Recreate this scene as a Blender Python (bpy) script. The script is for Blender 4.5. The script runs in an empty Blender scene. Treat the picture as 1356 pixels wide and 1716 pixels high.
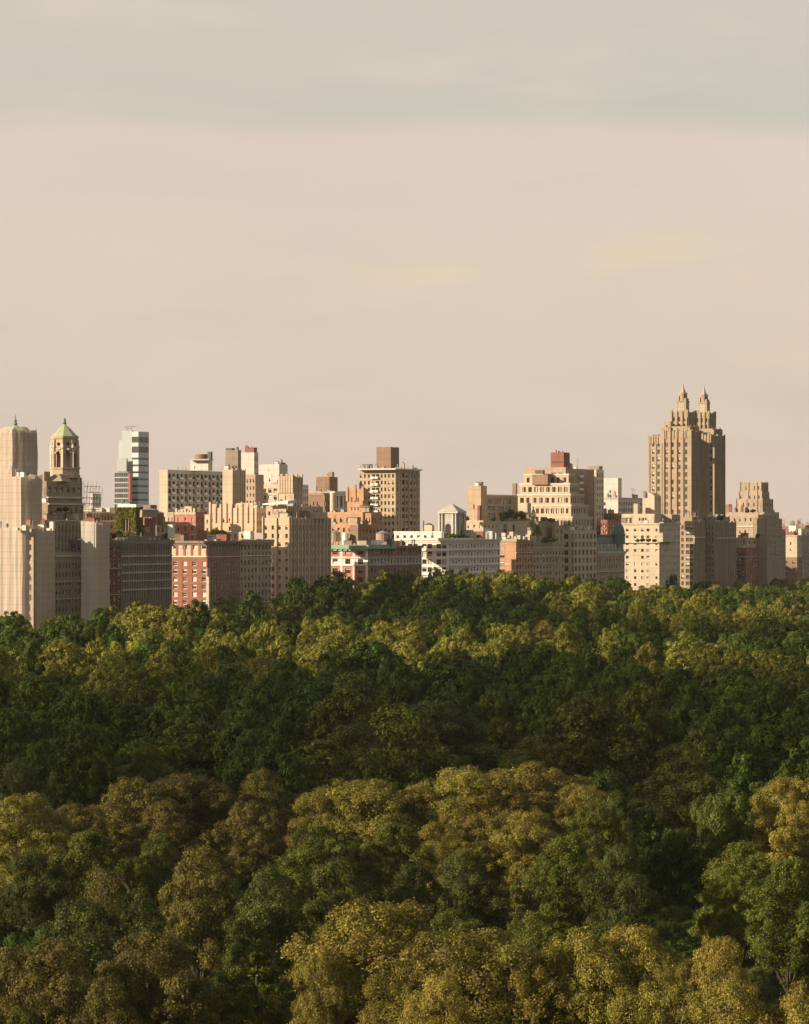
import bpy, bmesh, math, random
import numpy as np
from mathutils import Vector, Matrix

# ------------------------------------------------------------------ scene basics
scene = bpy.context.scene
COL = scene.collection
F, CX, CY, H = 5200.0, 678.0, 884.0, 54.0       # photo focal length (px), principal point, camera height
UX, UY = 0.412, 0.911                             # along the avenue, away from the camera
EX, EY = 0.911, -0.412                            # facing the park
PI = math.pi

def wx(px, Y): return (px - CX) / F * Y
def wz(py, Y): return H - (py - CY) / F * Y
def row(px): return 2883400.0 / (3028.4 - px)     # distance of the avenue's building line in column px

SUN_AZ = Vector((-0.925, -0.38))
SUN_EL = math.radians(20.5)
SUN = Vector((SUN_AZ.x * math.cos(SUN_EL), SUN_AZ.y * math.cos(SUN_EL), math.sin(SUN_EL))).normalized()

# ------------------------------------------------------------------ materials
def new_mat(name):
    m = bpy.data.materials.new(name); m.use_nodes = True
    nt = m.node_tree; b = nt.nodes['Principled BSDF']
    return m, nt, b

def N(nt, t, **kw):
    n = nt.nodes.new(t)
    for k, v in kw.items(): setattr(n, k, v)
    return n

def math_node(nt, op, a, b=None, c=None):
    n = N(nt, 'ShaderNodeMath', operation=op)
    for i, v in enumerate((a, b, c)):
        if v is None: continue
        if isinstance(v, (int, float)): n.inputs[i].default_value = v
        else: nt.links.new(v, n.inputs[i])
    return n.outputs[0]

def wall_mat(name, col, var=0.22, streak=0.28, rough=0.85, course=3.1, fine=0.9):
    """masonry: large tone patches, vertical rain streaks and fine unit-to-unit variation"""
    m, nt, b = new_mat(name)
    tc = N(nt, 'ShaderNodeTexCoord')
    def noise(scale, mp, detail=5):
        mapn = N(nt, 'ShaderNodeMapping'); mapn.inputs['Scale'].default_value = mp
        nt.links.new(tc.outputs['Object'], mapn.inputs['Vector'])
        n = N(nt, 'ShaderNodeTexNoise'); n.inputs['Scale'].default_value = scale; n.inputs['Detail'].default_value = detail
        nt.links.new(mapn.outputs[0], n.inputs['Vector'])
        return n.outputs['Fac']
    a = noise(0.13, (1, 1, 1)); s = noise(0.9, (1, 1, .06)); f = noise(fine, (1, 1, 2.2), 3)
    v = math_node(nt, 'MULTIPLY_ADD', a, 2 * var, 1 - var)
    w = math_node(nt, 'MULTIPLY_ADD', s, 2 * streak, 1 - streak)
    x = math_node(nt, 'MULTIPLY_ADD', f, 0.36, 0.82)
    t = math_node(nt, 'MULTIPLY', math_node(nt, 'MULTIPLY', v, w), x)
    if course:
        sp = N(nt, 'ShaderNodeSeparateXYZ'); nt.links.new(tc.outputs['Object'], sp.inputs[0])
        k = math_node(nt, 'FRACT', math_node(nt, 'MULTIPLY', sp.outputs['Z'], 1.0 / course))
        k = math_node(nt, 'MULTIPLY_ADD', math_node(nt, 'LESS_THAN', k, 0.10), -0.13, 1.0)
        t = math_node(nt, 'MULTIPLY', t, k)
    mul = N(nt, 'ShaderNodeVectorMath', operation='SCALE')
    mul.inputs[0].default_value = col
    nt.links.new(t, mul.inputs['Scale'])
    nt.links.new(mul.outputs[0], b.inputs['Base Color'])
    b.inputs['Roughness'].default_value = rough
    b.inputs['Specular IOR Level'].default_value = 0.2
    return m

def plain_mat(name, col, rough=0.6, metal=0.0, var=0.15):
    m, nt, b = new_mat(name)
    tc = N(nt, 'ShaderNodeTexCoord')
    n = N(nt, 'ShaderNodeTexNoise'); n.inputs['Scale'].default_value = 0.7; n.inputs['Detail'].default_value = 6
    nt.links.new(tc.outputs['Object'], n.inputs['Vector'])
    t = math_node(nt, 'MULTIPLY_ADD', n.outputs['Fac'], 2 * var, 1 - var)
    mul = N(nt, 'ShaderNodeVectorMath', operation='SCALE'); mul.inputs[0].default_value = col
    nt.links.new(t, mul.inputs['Scale']); nt.links.new(mul.outputs[0], b.inputs['Base Color'])
    b.inputs['Roughness'].default_value = rough; b.inputs['Metallic'].default_value = metal
    b.inputs['Specular IOR Level'].default_value = 0.3
    return m

def glass_mat(name, lo, hi, rough=0.12, spec=0.5):
    m, nt, b = new_mat(name)
    oi = N(nt, 'ShaderNodeObjectInfo')
    mix = N(nt, 'ShaderNodeMix', data_type='RGBA')
    nt.links.new(oi.outputs['Random'], mix.inputs['Factor'])
    mix.inputs['A'].default_value = (*lo, 1); mix.inputs['B'].default_value = (*hi, 1)
    nt.links.new(mix.outputs['Result'], b.inputs['Base Color'])
    b.inputs['Roughness'].default_value = rough; b.inputs['Specular IOR Level'].default_value = spec
    return m

def leaf_mat(name, c1, c2, c3, trans=0.28, rough=0.5, vary=0.25):
    """foliage: each leaf its own tint between three, each tree its own brightness; thin leaves let light through"""
    m, nt, b = new_mat(name)
    geo = N(nt, 'ShaderNodeNewGeometry'); oi = N(nt, 'ShaderNodeObjectInfo')
    ramp = N(nt, 'ShaderNodeValToRGB')
    e = ramp.color_ramp.elements
    e[0].position = 0.0; e[0].color = (*c1, 1); e[1].position = 1.0; e[1].color = (*c3, 1)
    k = e.new(0.55); k.color = (*c2, 1)
    nt.links.new(geo.outputs['Random Per Island'], ramp.inputs['Fac'])
    t = math_node(nt, 'MULTIPLY_ADD', oi.outputs['Random'], 2 * vary, 1 - vary)
    bn = N(nt, 'ShaderNodeTexNoise'); bn.inputs['Scale'].default_value = .42; bn.inputs['Detail'].default_value = 3; nt.links.new(geo.outputs['Position'], bn.inputs['Vector'])
    t = math_node(nt, 'MULTIPLY', t, math_node(nt, 'MULTIPLY_ADD', bn.outputs['Fac'], 1.3, .35))       # boughs differ in tone within one crown
    mul = N(nt, 'ShaderNodeVectorMath', operation='SCALE')
    nt.links.new(ramp.outputs['Color'], mul.inputs[0]); nt.links.new(t, mul.inputs['Scale'])
    hs = N(nt, 'ShaderNodeHueSaturation')
    h = math_node(nt, 'MULTIPLY_ADD', math_node(nt, 'FRACT', math_node(nt, 'MULTIPLY', oi.outputs['Random'], 7.31)), 0.022, 0.492)
    bh = N(nt, 'ShaderNodeTexNoise'); bh.inputs['Scale'].default_value = .27; nt.links.new(geo.outputs['Position'], bh.inputs['Vector'])
    h = math_node(nt, 'ADD', h, math_node(nt, 'MULTIPLY_ADD', bh.outputs['Fac'], .06, -.03))
    nt.links.new(h, hs.inputs['Hue']); nt.links.new(mul.outputs[0], hs.inputs['Color'])
    nt.links.new(hs.outputs['Color'], b.inputs['Base Color'])
    b.inputs['Roughness'].default_value = rough; b.inputs['Specular IOR Level'].default_value = 0.12
    tr = N(nt, 'ShaderNodeBsdfTranslucent'); nt.links.new(hs.outputs['Color'], tr.inputs['Color'])
    mx = N(nt, 'ShaderNodeMixShader'); mx.inputs['Fac'].default_value = trans
    out = nt.nodes['Material Output']
    nt.links.new(b.outputs[0], mx.inputs[1]); nt.links.new(tr.outputs[0], mx.inputs[2])
    nt.links.new(mx.outputs[0], out.inputs['Surface'])
    return m

def netting_mat(name, col, fold=1.0):
    m, nt, b = new_mat(name)
    tc = N(nt, 'ShaderNodeTexCoord')
    mp = N(nt, 'ShaderNodeMapping'); mp.inputs['Scale'].default_value = (1.2, 1.2, .035)
    nt.links.new(tc.outputs['Object'], mp.inputs['Vector'])
    n = N(nt, 'ShaderNodeTexNoise'); n.inputs['Scale'].default_value = 0.8; n.inputs['Detail'].default_value = 5
    nt.links.new(mp.outputs[0], n.inputs['Vector'])
    n2 = N(nt, 'ShaderNodeTexNoise'); n2.inputs['Scale'].default_value = 0.14; n2.inputs['Detail'].default_value = 4
    nt.links.new(tc.outputs['Object'], n2.inputs['Vector'])
    sp = N(nt, 'ShaderNodeSeparateXYZ'); nt.links.new(tc.outputs['Object'], sp.inputs[0])
    deck = math_node(nt, 'LESS_THAN', math_node(nt, 'FRACT', math_node(nt, 'MULTIPLY', sp.outputs['Z'], 1 / 2.1)), 0.09)
    t = math_node(nt, 'MULTIPLY', math_node(nt, 'MULTIPLY_ADD', n.outputs['Fac'], 0.22, 0.89),
                  math_node(nt, 'MULTIPLY_ADD', n2.outputs['Fac'], 0.5, 0.75))
    t = math_node(nt, 'MULTIPLY', t, math_node(nt, 'MULTIPLY_ADD', deck, -0.17, 1.0))
    mul = N(nt, 'ShaderNodeVectorMath', operation='SCALE'); mul.inputs[0].default_value = col
    nt.links.new(t, mul.inputs['Scale']); nt.links.new(mul.outputs[0], b.inputs['Base Color'])
    b.inputs['Roughness'].default_value = 0.9; b.inputs['Specular IOR Level'].default_value = 0.1
    tp = N(nt, 'ShaderNodeBsdfTransparent'); mx = N(nt, 'ShaderNodeMixShader')
    a = math_node(nt, 'MULTIPLY_ADD', n2.outputs['Fac'], 0.42, 0.0)
    nt.links.new(a, mx.inputs['Fac'])
    tl = N(nt, 'ShaderNodeBsdfTranslucent'); nt.links.new(mul.outputs[0], tl.inputs['Color']); m2 = N(nt, 'ShaderNodeMixShader'); m2.inputs['Fac'].default_value = .35
    nt.links.new(b.outputs[0], m2.inputs[1]); nt.links.new(tl.outputs[0], m2.inputs[2])
    nt.links.new(m2.outputs[0], mx.inputs[1]); nt.links.new(tp.outputs[0], mx.inputs[2])
    nt.links.new(mx.outputs[0], nt.nodes['Material Output'].inputs['Surface'])
    return m

M = dict(
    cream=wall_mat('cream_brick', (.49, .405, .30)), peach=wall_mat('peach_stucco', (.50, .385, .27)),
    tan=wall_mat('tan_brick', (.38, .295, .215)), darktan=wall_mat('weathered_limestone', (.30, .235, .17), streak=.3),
    buff=wall_mat('buff_brick', (.42, .32, .22)), eldbrick=wall_mat('brown_buff_brick', (.35, .268, .185)), eldshade=wall_mat('brown_buff_brick_shaded', (.33, .255, .19), streak=.4), red=wall_mat('red_brick', (.27, .115, .075)),  # eldshade is eldbrick with shade put into its colour for park faces
    brownred=wall_mat('dark_red_brick', (.25, .105, .075)), brown=wall_mat('brown_brick', (.25, .165, .115)), shade_umber=wall_mat('shade_umber_brick', (.25, .15, .11), streak=.25),  # umber: park faces of the red blocks, their shade put into the colour
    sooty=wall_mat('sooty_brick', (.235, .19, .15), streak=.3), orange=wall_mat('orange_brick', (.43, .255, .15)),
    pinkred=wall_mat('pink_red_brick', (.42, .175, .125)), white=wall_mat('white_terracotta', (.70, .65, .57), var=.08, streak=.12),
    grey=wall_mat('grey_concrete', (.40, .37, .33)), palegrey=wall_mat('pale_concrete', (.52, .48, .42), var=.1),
    trim=wall_mat('limestone_trim', (.58, .50, .40), var=.1), whitetrim=plain_mat('white_painted_trim', (.72, .69, .62)),
    greenpaint=plain_mat('oxidised_copper', (.24, .32, .25), .7), copper=plain_mat('pale_green_copper', (.33, .36, .23), .65, var=.3),
    darkcopper=plain_mat('dark_green_copper', (.11, .165, .135), .6, var=.3), roof=plain_mat('tar_roof', (.10, .095, .09), .9),
    metal=plain_mat('grey_metal', (.28, .27, .26), .5, .3), darkmetal=plain_mat('dark_metal', (.09, .085, .08), .6),
    wood=plain_mat('tank_wood', (.32, .24, .17), .8), whitepanel=plain_mat('white_metal_panel', (.47, .50, .51), .35, var=.05),
    redpanel=plain_mat('red_metal_panel', (.30, .06, .04), .5), iron=plain_mat('scaffold_steel', (.22, .19, .16), .6),
    paleglass=glass_mat('pale_curtain_glass', (.34, .36, .36), (.40, .42, .41), .25, .6),
    glass=glass_mat('window_glass', (.016, .017, .018), (.075, .068, .058)),
    blind=glass_mat('window_blind', (.34, .30, .24), (.66, .60, .50), .7, .2),
    frame_w=plain_mat('white_window_frame', (.60, .56, .50)), frame_d=plain_mat('dark_window_frame', (.13, .105, .085)),
    awning=plain_mat('white_canvas', (.72, .67, .60), .8),
    net_pink=netting_mat('pink_beige_netting', (.70, .59, .49)), net_grey=netting_mat('grey_netting', (.66, .61, .53)),
    ground=plain_mat('park_soil_and_grass', (.018, .024, .008), .95, var=.4),
)

# ------------------------------------------------------------------ mesh builder
class MB:
    def __init__(s): s.v, s.f, s.m, s.mats = [], [], [], []
    def mi(s, mat):
        if mat not in s.mats: s.mats.append(mat)
        return s.mats.index(mat)
    def poly(s, pts, mat):
        i = len(s.v); s.v += [tuple(p) for p in pts]; s.f.append(tuple(range(i, i + len(pts)))); s.m.append(s.mi(mat))
    def box(s, x0, x1, y0, y1, z0, z1, mat):
        a = [(x0,y0,z0),(x1,y0,z0),(x1,y1,z0),(x0,y1,z0),(x0,y0,z1),(x1,y0,z1),(x1,y1,z1),(x0,y1,z1)]
        i = len(s.v); s.v += a; k = s.mi(mat)
        for f in ((3,2,1,0),(4,5,6,7),(0,1,5,4),(1,2,6,5),(2,3,7,6),(3,0,4,7)):
            s.f.append(tuple(i + j for j in f)); s.m.append(k)
    def lathe(s, cx, cy, prof, n, mat, rot=0.0, sq=1.0):
        i = len(s.v); k = s.mi(mat)
        for r, z in prof:
            for j in range(n):
                a = rot + 2 * PI * j / n; s.v.append((cx + r * math.cos(a), cy + r * math.sin(a) * sq, z))
        for q in range(len(prof) - 1):
            for j in range(n):
                s.f.append((i+q*n+j, i+q*n+(j+1)%n, i+(q+1)*n+(j+1)%n, i+(q+1)*n+j)); s.m.append(k)
        s.f.append(tuple(i + (len(prof)-1)*n + j for j in range(n))); s.m.append(k)
        s.f.append(tuple(i + n - 1 - j for j in range(n))); s.m.append(k)
    def tube(s, p, q, r0, r1, mat, n=6):
        p, q = Vector(p), Vector(q); d = (q - p).normalized()
        a = d.orthogonal().normalized(); b = d.cross(a); i = len(s.v); k = s.mi(mat)
        for c, r in ((p, r0), (q, r1)):
            for j in range(n):
                t = 2 * PI * j / n; s.v.append(tuple(c + a * (r * math.cos(t)) + b * (r * math.sin(t))))
        for j in range(n): s.f.append((i+j, i+(j+1)%n, i+n+(j+1)%n, i+n+j)); s.m.append(k)
        s.f.append(tuple(i+n+j for j in range(n))); s.m.append(k)
        s.f.append(tuple(i+n-1-j for j in range(n))); s.m.append(k)
    def mesh(s, name):
        me = bpy.data.meshes.new(name); me.from_pydata(s.v, [], s.f)
        for m in s.mats: me.materials.append(m)
        me.polygons.foreach_set('material_index', s.m); me.update(); return me
    def obj(s, name, parent=None, loc=(0,0,0), rz=0.0):
        o = bpy.data.objects.new(name, s.mesh(name)); COL.objects.link(o)
        o.parent = parent; o.location = loc; o.rotation_euler = (0, 0, rz); return o

def link(name, me, parent=None, loc=(0,0,0), rot=(0,0,0), sc=(1,1,1)):
    o = bpy.data.objects.new(name, me); COL.objects.link(o); o.parent = parent
    o.location = loc; o.rotation_euler = rot; o.scale = sc; return o

def empty(name, loc, rz=0.0, label=None, cat=None, group=None):
    o = bpy.data.objects.new(name, None); COL.objects.link(o); o.location = loc; o.rotation_euler = (0, 0, rz)
    o.empty_display_size = 2
    tag(o, label, cat, group); return o

def tag(o, label=None, cat=None, group=None, kind=None):
    if label: o['label'] = label
    if cat: o['category'] = cat
    if group: o['group'] = group
    if kind: o['kind'] = kind
    return o

# ------------------------------------------------------------------ windows: unit meshes (1 x 1, facing -y), a few states
def window_mesh(frame, state):
    b = MB(); fw = .11 if frame == M['frame_w'] else .08
    for x0, x1, z0, z1 in ((-.5,-.5+fw,-.5,.5), (.5-fw,.5,-.5,.5), (-.5+fw,.5-fw,.5-fw,.5), (-.5+fw,.5-fw,-.5,-.5+fw)):
        b.box(x0, x1, -.06, .02, z0, z1, frame)
    G, B = M['glass'], M['blind']
    top, bot = {0: (G, G), 1: (B, G), 2: (B, B), 3: (G, G), 4: (G, B)}[state]
    zs = {0: 0.0, 1: random.uniform(-.1, .25), 2: 0.0, 3: -.12, 4: 0.0}[state]
    b.box(-.5+fw, .5-fw, -.05, .02, zs-.03, zs+.03, frame)
    for z0, z1, m in ((zs+.03, .5-fw, top), (-.5+fw, zs-.03, bot)):
        b.poly([(-.5+fw,0,z0),(.5-fw,0,z0),(.5-fw,0,z1),(-.5+fw,0,z1)], m)
    return b.mesh('window')
def wide_mesh(frame, state):
    b = MB(); fw = .05; G, B = M['glass'], M['blind']
    for x0, x1, z0, z1 in ((-.5,-.5+fw,-.5,.5), (.5-fw,.5,-.5,.5), (-.5+fw,.5-fw,.5-fw,.5), (-.5+fw,.5-fw,-.5,-.5+fw), (-.22,-.18,-.5+fw,.5-fw), (.18,.22,-.5+fw,.5-fw)):
        b.box(x0, x1, -.06, .02, z0, z1, frame)
    for k, (x0, x1) in enumerate(((-.45,-.22),(-.18,.18),(.22,.45))):
        m = B if (state >> k) & 1 else G
        b.poly([(x0,0,-.45),(x1,0,-.45),(x1,0,.45),(x0,0,.45)], m)
    return b.mesh('window')
def strip_mesh():
    b = MB(); b.poly([(-.5,0,-.5),(.5,0,-.5),(.5,0,.5),(-.5,0,.5)], M['glass'])
    for k in range(1, 6): b.box(-.5+k/6-.006, -.5+k/6+.006, -.05, .0, -.5, .5, M['metal'])
    return b.mesh('window')
random.seed(5)
WIN = {
    'w': [window_mesh(M['frame_w'], s) for s in (0, 1, 1, 2, 2, 3, 4)],
    'd': [window_mesh(M['frame_d'], s) for s in (0, 0, 1, 1, 2, 3, 4)],
    'x': [window_mesh(M['frame_d'], s) for s in (0, 3, 0, 3, 1)],
    'wide': [wide_mesh(M['frame_d'], s) for s in (0, 0, 1, 4, 2)],
    'strip': [strip_mesh()],
}

# ------------------------------------------------------------------ buildings
def spec(n, fh, wr=.5, hr=.6, win='d', top=1.2, zmin=14, side=0.0, piers=0, pd=.35, bands=None, pair=0, cols=None, skip=0.0, d=.35, rows=None):
    return dict(n=n, fh=fh, wr=wr, hr=hr, win=win, top=top, zmin=zmin, side=side, piers=piers, pd=pd, bands=bands, pair=pair, cols=cols, skip=skip, d=d, rows=rows)

class Building:
    def __init__(s, name, label, xc, Y=None, group=None):
        s.Y = Y or row(xc); s.c = (wx(xc, s.Y), s.Y)
        s.root = empty(name, (s.c[0], s.c[1], 0), math.atan2(EY, EX), label, 'building', group)
        s.win = []; s.rng = random.Random(len(label) * 7 + int(xc))
    def loc(s, X, Y):
        dx, dy = X - s.c[0], Y - s.c[1]
        return dx * EX + dy * EY, dx * UX + dy * UY
    def mass(s, part, xl, xc, xr, yt, yb=None, dY=0, Y=None, mat='tan', S=None, E=None, roof='roof', par=.8, cor=None, corh=.8, corp=.5, zb=None, matE=None):
        """box volume from the photo columns of its west end, park corner and north end; S/E give its two seen facades"""
        mat = M[mat]; Yc = Y or s.Y + dY; matE = M[matE] if matE else mat
        if Yc < row(xc) - 4: print('in the avenue:', part, xl, xc, xr, yt, round(Yc - row(xc), 1))
        X = wx(xc, Yc); k = (xl - CX) / F; w = (X - k * Yc) / (EX - k * EY)
        k = (xr - CX) / F; l = (k * Yc - X) / (UX - UY * k)
        x1, y0 = s.loc(X, Yc); x0, y1 = x1 - w, y0 + l
        z1 = wz(yt, Yc); z0 = zb if zb is not None else (0.0 if yb is None else wz(yb, Yc))
        b = MB()
        s.facade(b, (x0, y0), (1, 0), (0, -1), w, z0, z1, S, mat)
        s.facade(b, (x1, y0), (0, 1), (1, 0), l, z0, z1, E, matE)
        b.poly([(x1,y1,z0),(x0,y1,z0),(x0,y1,z1),(x1,y1,z1)], mat)
        b.poly([(x0,y1,z0),(x0,y0,z0),(x0,y0,z1),(x0,y1,z1)], mat)
        t, zr = .3, z1 - par
        if par > 0 and w > 1.5 and l > 1.5:
            for (ax, ay), (bx, by), (cx, cy), (dx, dy) in (((x0,y0),(x1,y0),(x1-t,y0+t),(x0+t,y0+t)), ((x1,y0),(x1,y1),(x1-t,y1-t),(x1-t,y0+t)),
                                                          ((x1,y1),(x0,y1),(x0+t,y1-t),(x1-t,y1-t)), ((x0,y1),(x0,y0),(x0+t,y0+t),(x0+t,y1-t))):
                b.poly([(ax,ay,z1),(bx,by,z1),(cx,cy,z1),(dx,dy,z1)], mat)
                b.poly([(dx,dy,z1),(cx,cy,z1),(cx,cy,zr),(dx,dy,zr)], mat)
            b.poly([(x0+t,y0+t,zr),(x1-t,y0+t,zr),(x1-t,y1-t,zr),(x0+t,y1-t,zr)], M[roof])
        else:
            zr = z1; b.poly([(x0,y0,z1),(x1,y0,z1),(x1,y1,z1),(x0,y1,z1)], M[roof])
        o = b.obj(part, s.root)
        if part in ('wall', 'setback', 'wing', 'upper_wall', 'tower_wall') and par > .2 and w > 4 and l > 4: s.clutter(x0, x1, y0, y1, zr)
        if cor:
            c = MB(); p = corp
            c.box(x0-p, x1+p, y0-p, y0-.003, z1-corh, z1+.12, M[cor]); c.box(x1+.003, x1+p, y0-.003, y1+p, z1-corh, z1+.12, M[cor])
            q = p * .5
            c.box(x0-q, x1+q, y0-q, y0-.003, z1-corh*1.7, z1-corh-.004, M[cor]); c.box(x1+.003, x1+q, y0-.003, y1+q, z1-corh*1.7, z1-corh-.004, M[cor])
            c.obj('cornice', s.root)
        return dict(x0=x0, x1=x1, y0=y0, y1=y1, z0=z0, z1=z1, zr=zr, obj=o, Y=Yc)
    def clutter(s, x0, x1, y0, y1, zr):
        """vents, air handlers, stair bulkheads, antennas and railings along the seen edges of a roof"""
        g = s.rng; n = min(9, 2 + int((x1-x0 + y1-y0) / 7))
        for k in range(n):
            if g.random() < .5: x, y = g.uniform(x0+1, x1-1), y0 + g.uniform(.9, 3.0)
            else: x, y = x1 - g.uniform(.9, 3.0), g.uniform(y0+1, y1-1)
            b = MB(); q = g.random()
            if q < .3:
                w, d, h = g.uniform(.5, 1.3), g.uniform(.5, 1.0), g.uniform(1.2, 2.4); b.box(x-w, x+w, y-d, y+d, zr, zr+h, M[g.choice(('metal', 'palegrey', 'whitetrim', 'tan'))])
                b.box(x-w*.8, x+w*.8, y-d*.8, y+d*.8, zr+h+.003, zr+h+.25, M['darkmetal']); b.obj('air_handler', s.root)
            elif q < .55:
                b.lathe(x, y, [(.22, zr), (.2, zr+g.uniform(1.4, 3.0)), (.38, zr+3.02), (.1, zr+3.3)], 8, M['metal']); b.obj('vent_pipe', s.root)
            elif q < .72:
                h = g.uniform(3.5, 6.5); b.tube((x, y, zr), (x, y, zr+h), .09, .05, M['darkmetal'], 5)
                for j in range(3): b.tube((x-.9, y, zr+h-.3-j*.6), (x+.9, y, zr+h-.3-j*.6), .05, .05, M['darkmetal'], 4)
                b.obj('antenna', s.root)
            elif q < .86:
                w, d, h = g.uniform(1.2, 2.2), g.uniform(1.2, 2.0), g.uniform(2.4, 3.4); x = min(max(x, x0+w+.4), x1-w-.4); y = min(max(y, y0+d+.4), y1-d-.4)
                b.box(x-w, x+w, y-d, y+d, zr, zr+h, M[g.choice(('brown', 'tan', 'cream', 'brownred'))]); b.box(x-w-.15, x+w+.15, y-d-.15, y+d+.15, zr+h+.003, zr+h+.2, M['roof']); b.obj('bulkhead', s.root)
            else:
                w, h = g.uniform(.5, .8), g.uniform(2.6, 4.2); b.box(x-w, x+w, y-.5, y+.5, zr, zr+h, M[g.choice(('brown', 'brownred', 'tan'))])
                for j in (-.3, .3): b.lathe(x+j*w, y, [(.18, zr+h+.003), (.15, zr+h+.6)], 6, M['brownred'])
                b.obj('chimney', s.root)
    def facade(s, b, o, d, n, L, z0, z1, sp, mat):
        P = lambda t, z, off=0.0: (o[0] + d[0]*t + n[0]*off, o[1] + d[1]*t + n[1]*off, z)
        def quad(t0, t1, a, c, off=0.0, m=mat):
            b.poly([P(t0,a,off), P(t1,a,off), P(t1,c,off), P(t0,c,off)], m)
        if not sp: quad(0, L, z0, z1); return
        side = sp['side']; n_ = sp['n']
        cols = []
        if sp['cols']:
            cols = [((c - w/2) * L, (c + w/2) * L) for c, w in sp['cols']]
        else:
            pitch = (L - 2*side) / n_
            for i in range(n_):
                c = side + (i + .5) * pitch
                if sp['pair']:
                    g = pitch * sp['wr'] / 2
                    cols += [(c - g - pitch*.03, c - pitch*.03), (c + pitch*.03, c + g + pitch*.03)]
                else: cols.append((c - pitch*sp['wr']/2, c + pitch*sp['wr']/2))
        rows = []
        if sp['rows']:
            rows = [(z1 - a - h, z1 - a) for a, h in sp['rows']]
        else:
            z = z1 - sp['top']
            while z - sp['fh'] > max(z0, sp['zmin']) - .05:
                rows.append((z - sp['fh']*(.5 + sp['hr']/2), z - sp['fh']*(.5 - sp['hr']/2))); z -= sp['fh']
        rows.sort()
        tb = [0.0]; zb = [z0]
        for a, c in cols: tb += [a, c]
        for a, c in rows: zb += [a, c]
        tb.append(L); zb.append(z1); D = sp['d']
        holes = set()
        for j in range(len(rows)):
            for i in range(len(cols)):
                if s.rng.random() >= sp['skip']: holes.add((i, j))
        # wall in horizontal bands: full strips between rows, split strips at the rows
        for q in range(len(zb) - 1):
            if q % 2 == 0: quad(0, L, zb[q], zb[q+1]); continue
            j = q // 2; t = 0.0
            for i, (a, c) in enumerate(cols):
                if (i, j) not in holes: continue
                quad(t, a, zb[q], zb[q+1]); t = c
                z_0, z_1 = zb[q], zb[q+1]
                b.poly([P(a,z_0), P(a,z_0,-D), P(a,z_1,-D), P(a,z_1)], mat)
                b.poly([P(c,z_0,-D), P(c,z_0), P(c,z_1), P(c,z_1,-D)], mat)
                b.poly([P(a,z_0), P(c,z_0), P(c,z_0,-D), P(a,z_0,-D)], mat)
                b.poly([P(a,z_1,-D), P(c,z_1,-D), P(c,z_1), P(a,z_1)], mat)
                s.win.append((P((a+c)/2, (z_0+z_1)/2, -D*.8), c - a, z_1 - z_0, math.atan2(d[1], d[0]), sp['win']))
            quad(t, L, zb[q], zb[q+1])
        if sp['piers']:
            k = sp['piers']; step = max(1, k)
            edges = [0.0] + [(cols[i][1] + cols[i+1][0]) / 2 for i in range(len(cols)-1)] + [L]
            for i in range(0, len(edges), step):
                e = edges[i]; w = .28 * min(1.6, L / len(cols)); t0, t1 = max(0, e-w), min(L, e+w); pd = sp['pd']
                top = z1 + (.6 if i % (2*step) == 0 else .0)
                b.poly([P(t0,z0,pd),P(t1,z0,pd),P(t1,top,pd),P(t0,top,pd)], mat)
                b.poly([P(t0,z0,.003),P(t0,z0,pd),P(t0,top,pd),P(t0,top,.003)], mat)
                b.poly([P(t1,z0,pd),P(t1,z0,.003),P(t1,top,.003),P(t1,top,pd)], mat)
                b.poly([P(t0,top,pd),P(t1,top,pd),P(t1,top,.003),P(t0,top,.003)], mat)
                b.poly([P(t1,z1,.003),P(t0,z1,.003),P(t0,top,.003),P(t1,top,.003)], mat)
        if sp['bands']:
            c = MB()
            for dz, h, pr, mt in sp['bands']:
                z = z1 - dz
                a, e = P(-.02, 0, pr), P(L+.02, 0, .004)
                c.box(min(a[0],e[0]), max(a[0],e[0]), min(a[1],e[1]), max(a[1],e[1]), z-h, z, M[mt])
            c.obj('string_course', s.root)
    def block(s, part, px, py0, py1, Y, w, d=None, mat='brown', n=0, prof=None, rot=0.0):
        """small rooftop piece centred on a photo column; w metres wide"""
        x, y = s.loc(wx(px, Y), Y); z1, z0 = wz(py0, Y), wz(py1, Y); b = MB(); d = d or w
        if n: b.lathe(x, y, [(r*w/2, z0 + t*(z1-z0)) for r, t in (prof or ((1,0),(1,1)))], n, M[mat], rot)
        else: b.box(x-w/2, x+w/2, y-d/2, y+d/2, z0, z1, M[mat])
        return b.obj(part, s.root)
    def tank(s, px, py0, py1, Y, w):
        x, y = s.loc(wx(px, Y), Y); z1, z0 = wz(py0, Y), wz(py1, Y); h = z1 - z0
        b = MB(); b.lathe(x, y, [(w/2, z0+h*.25), (w/2*.97, z1-h*.18)], 14, M['wood'])
        t = b.obj('water_tank', s.root)
        r = MB(); r.lathe(x, y, [(w/2*1.06, z1-h*.18+.003), (.1, z1)], 14, M['metal']); r.obj('tank_roof', t)
        l = MB()
        for a in range(4): l.tube((x+w*.33*math.cos(a*PI/2+.7), y+w*.33*math.sin(a*PI/2+.7), z0), (x+w*.33*math.cos(a*PI/2+.7), y+w*.33*math.sin(a*PI/2+.7), z0+h*.25-.01), .12, .12, M['darkmetal'])
        l.obj('tank_stand', t)
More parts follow.
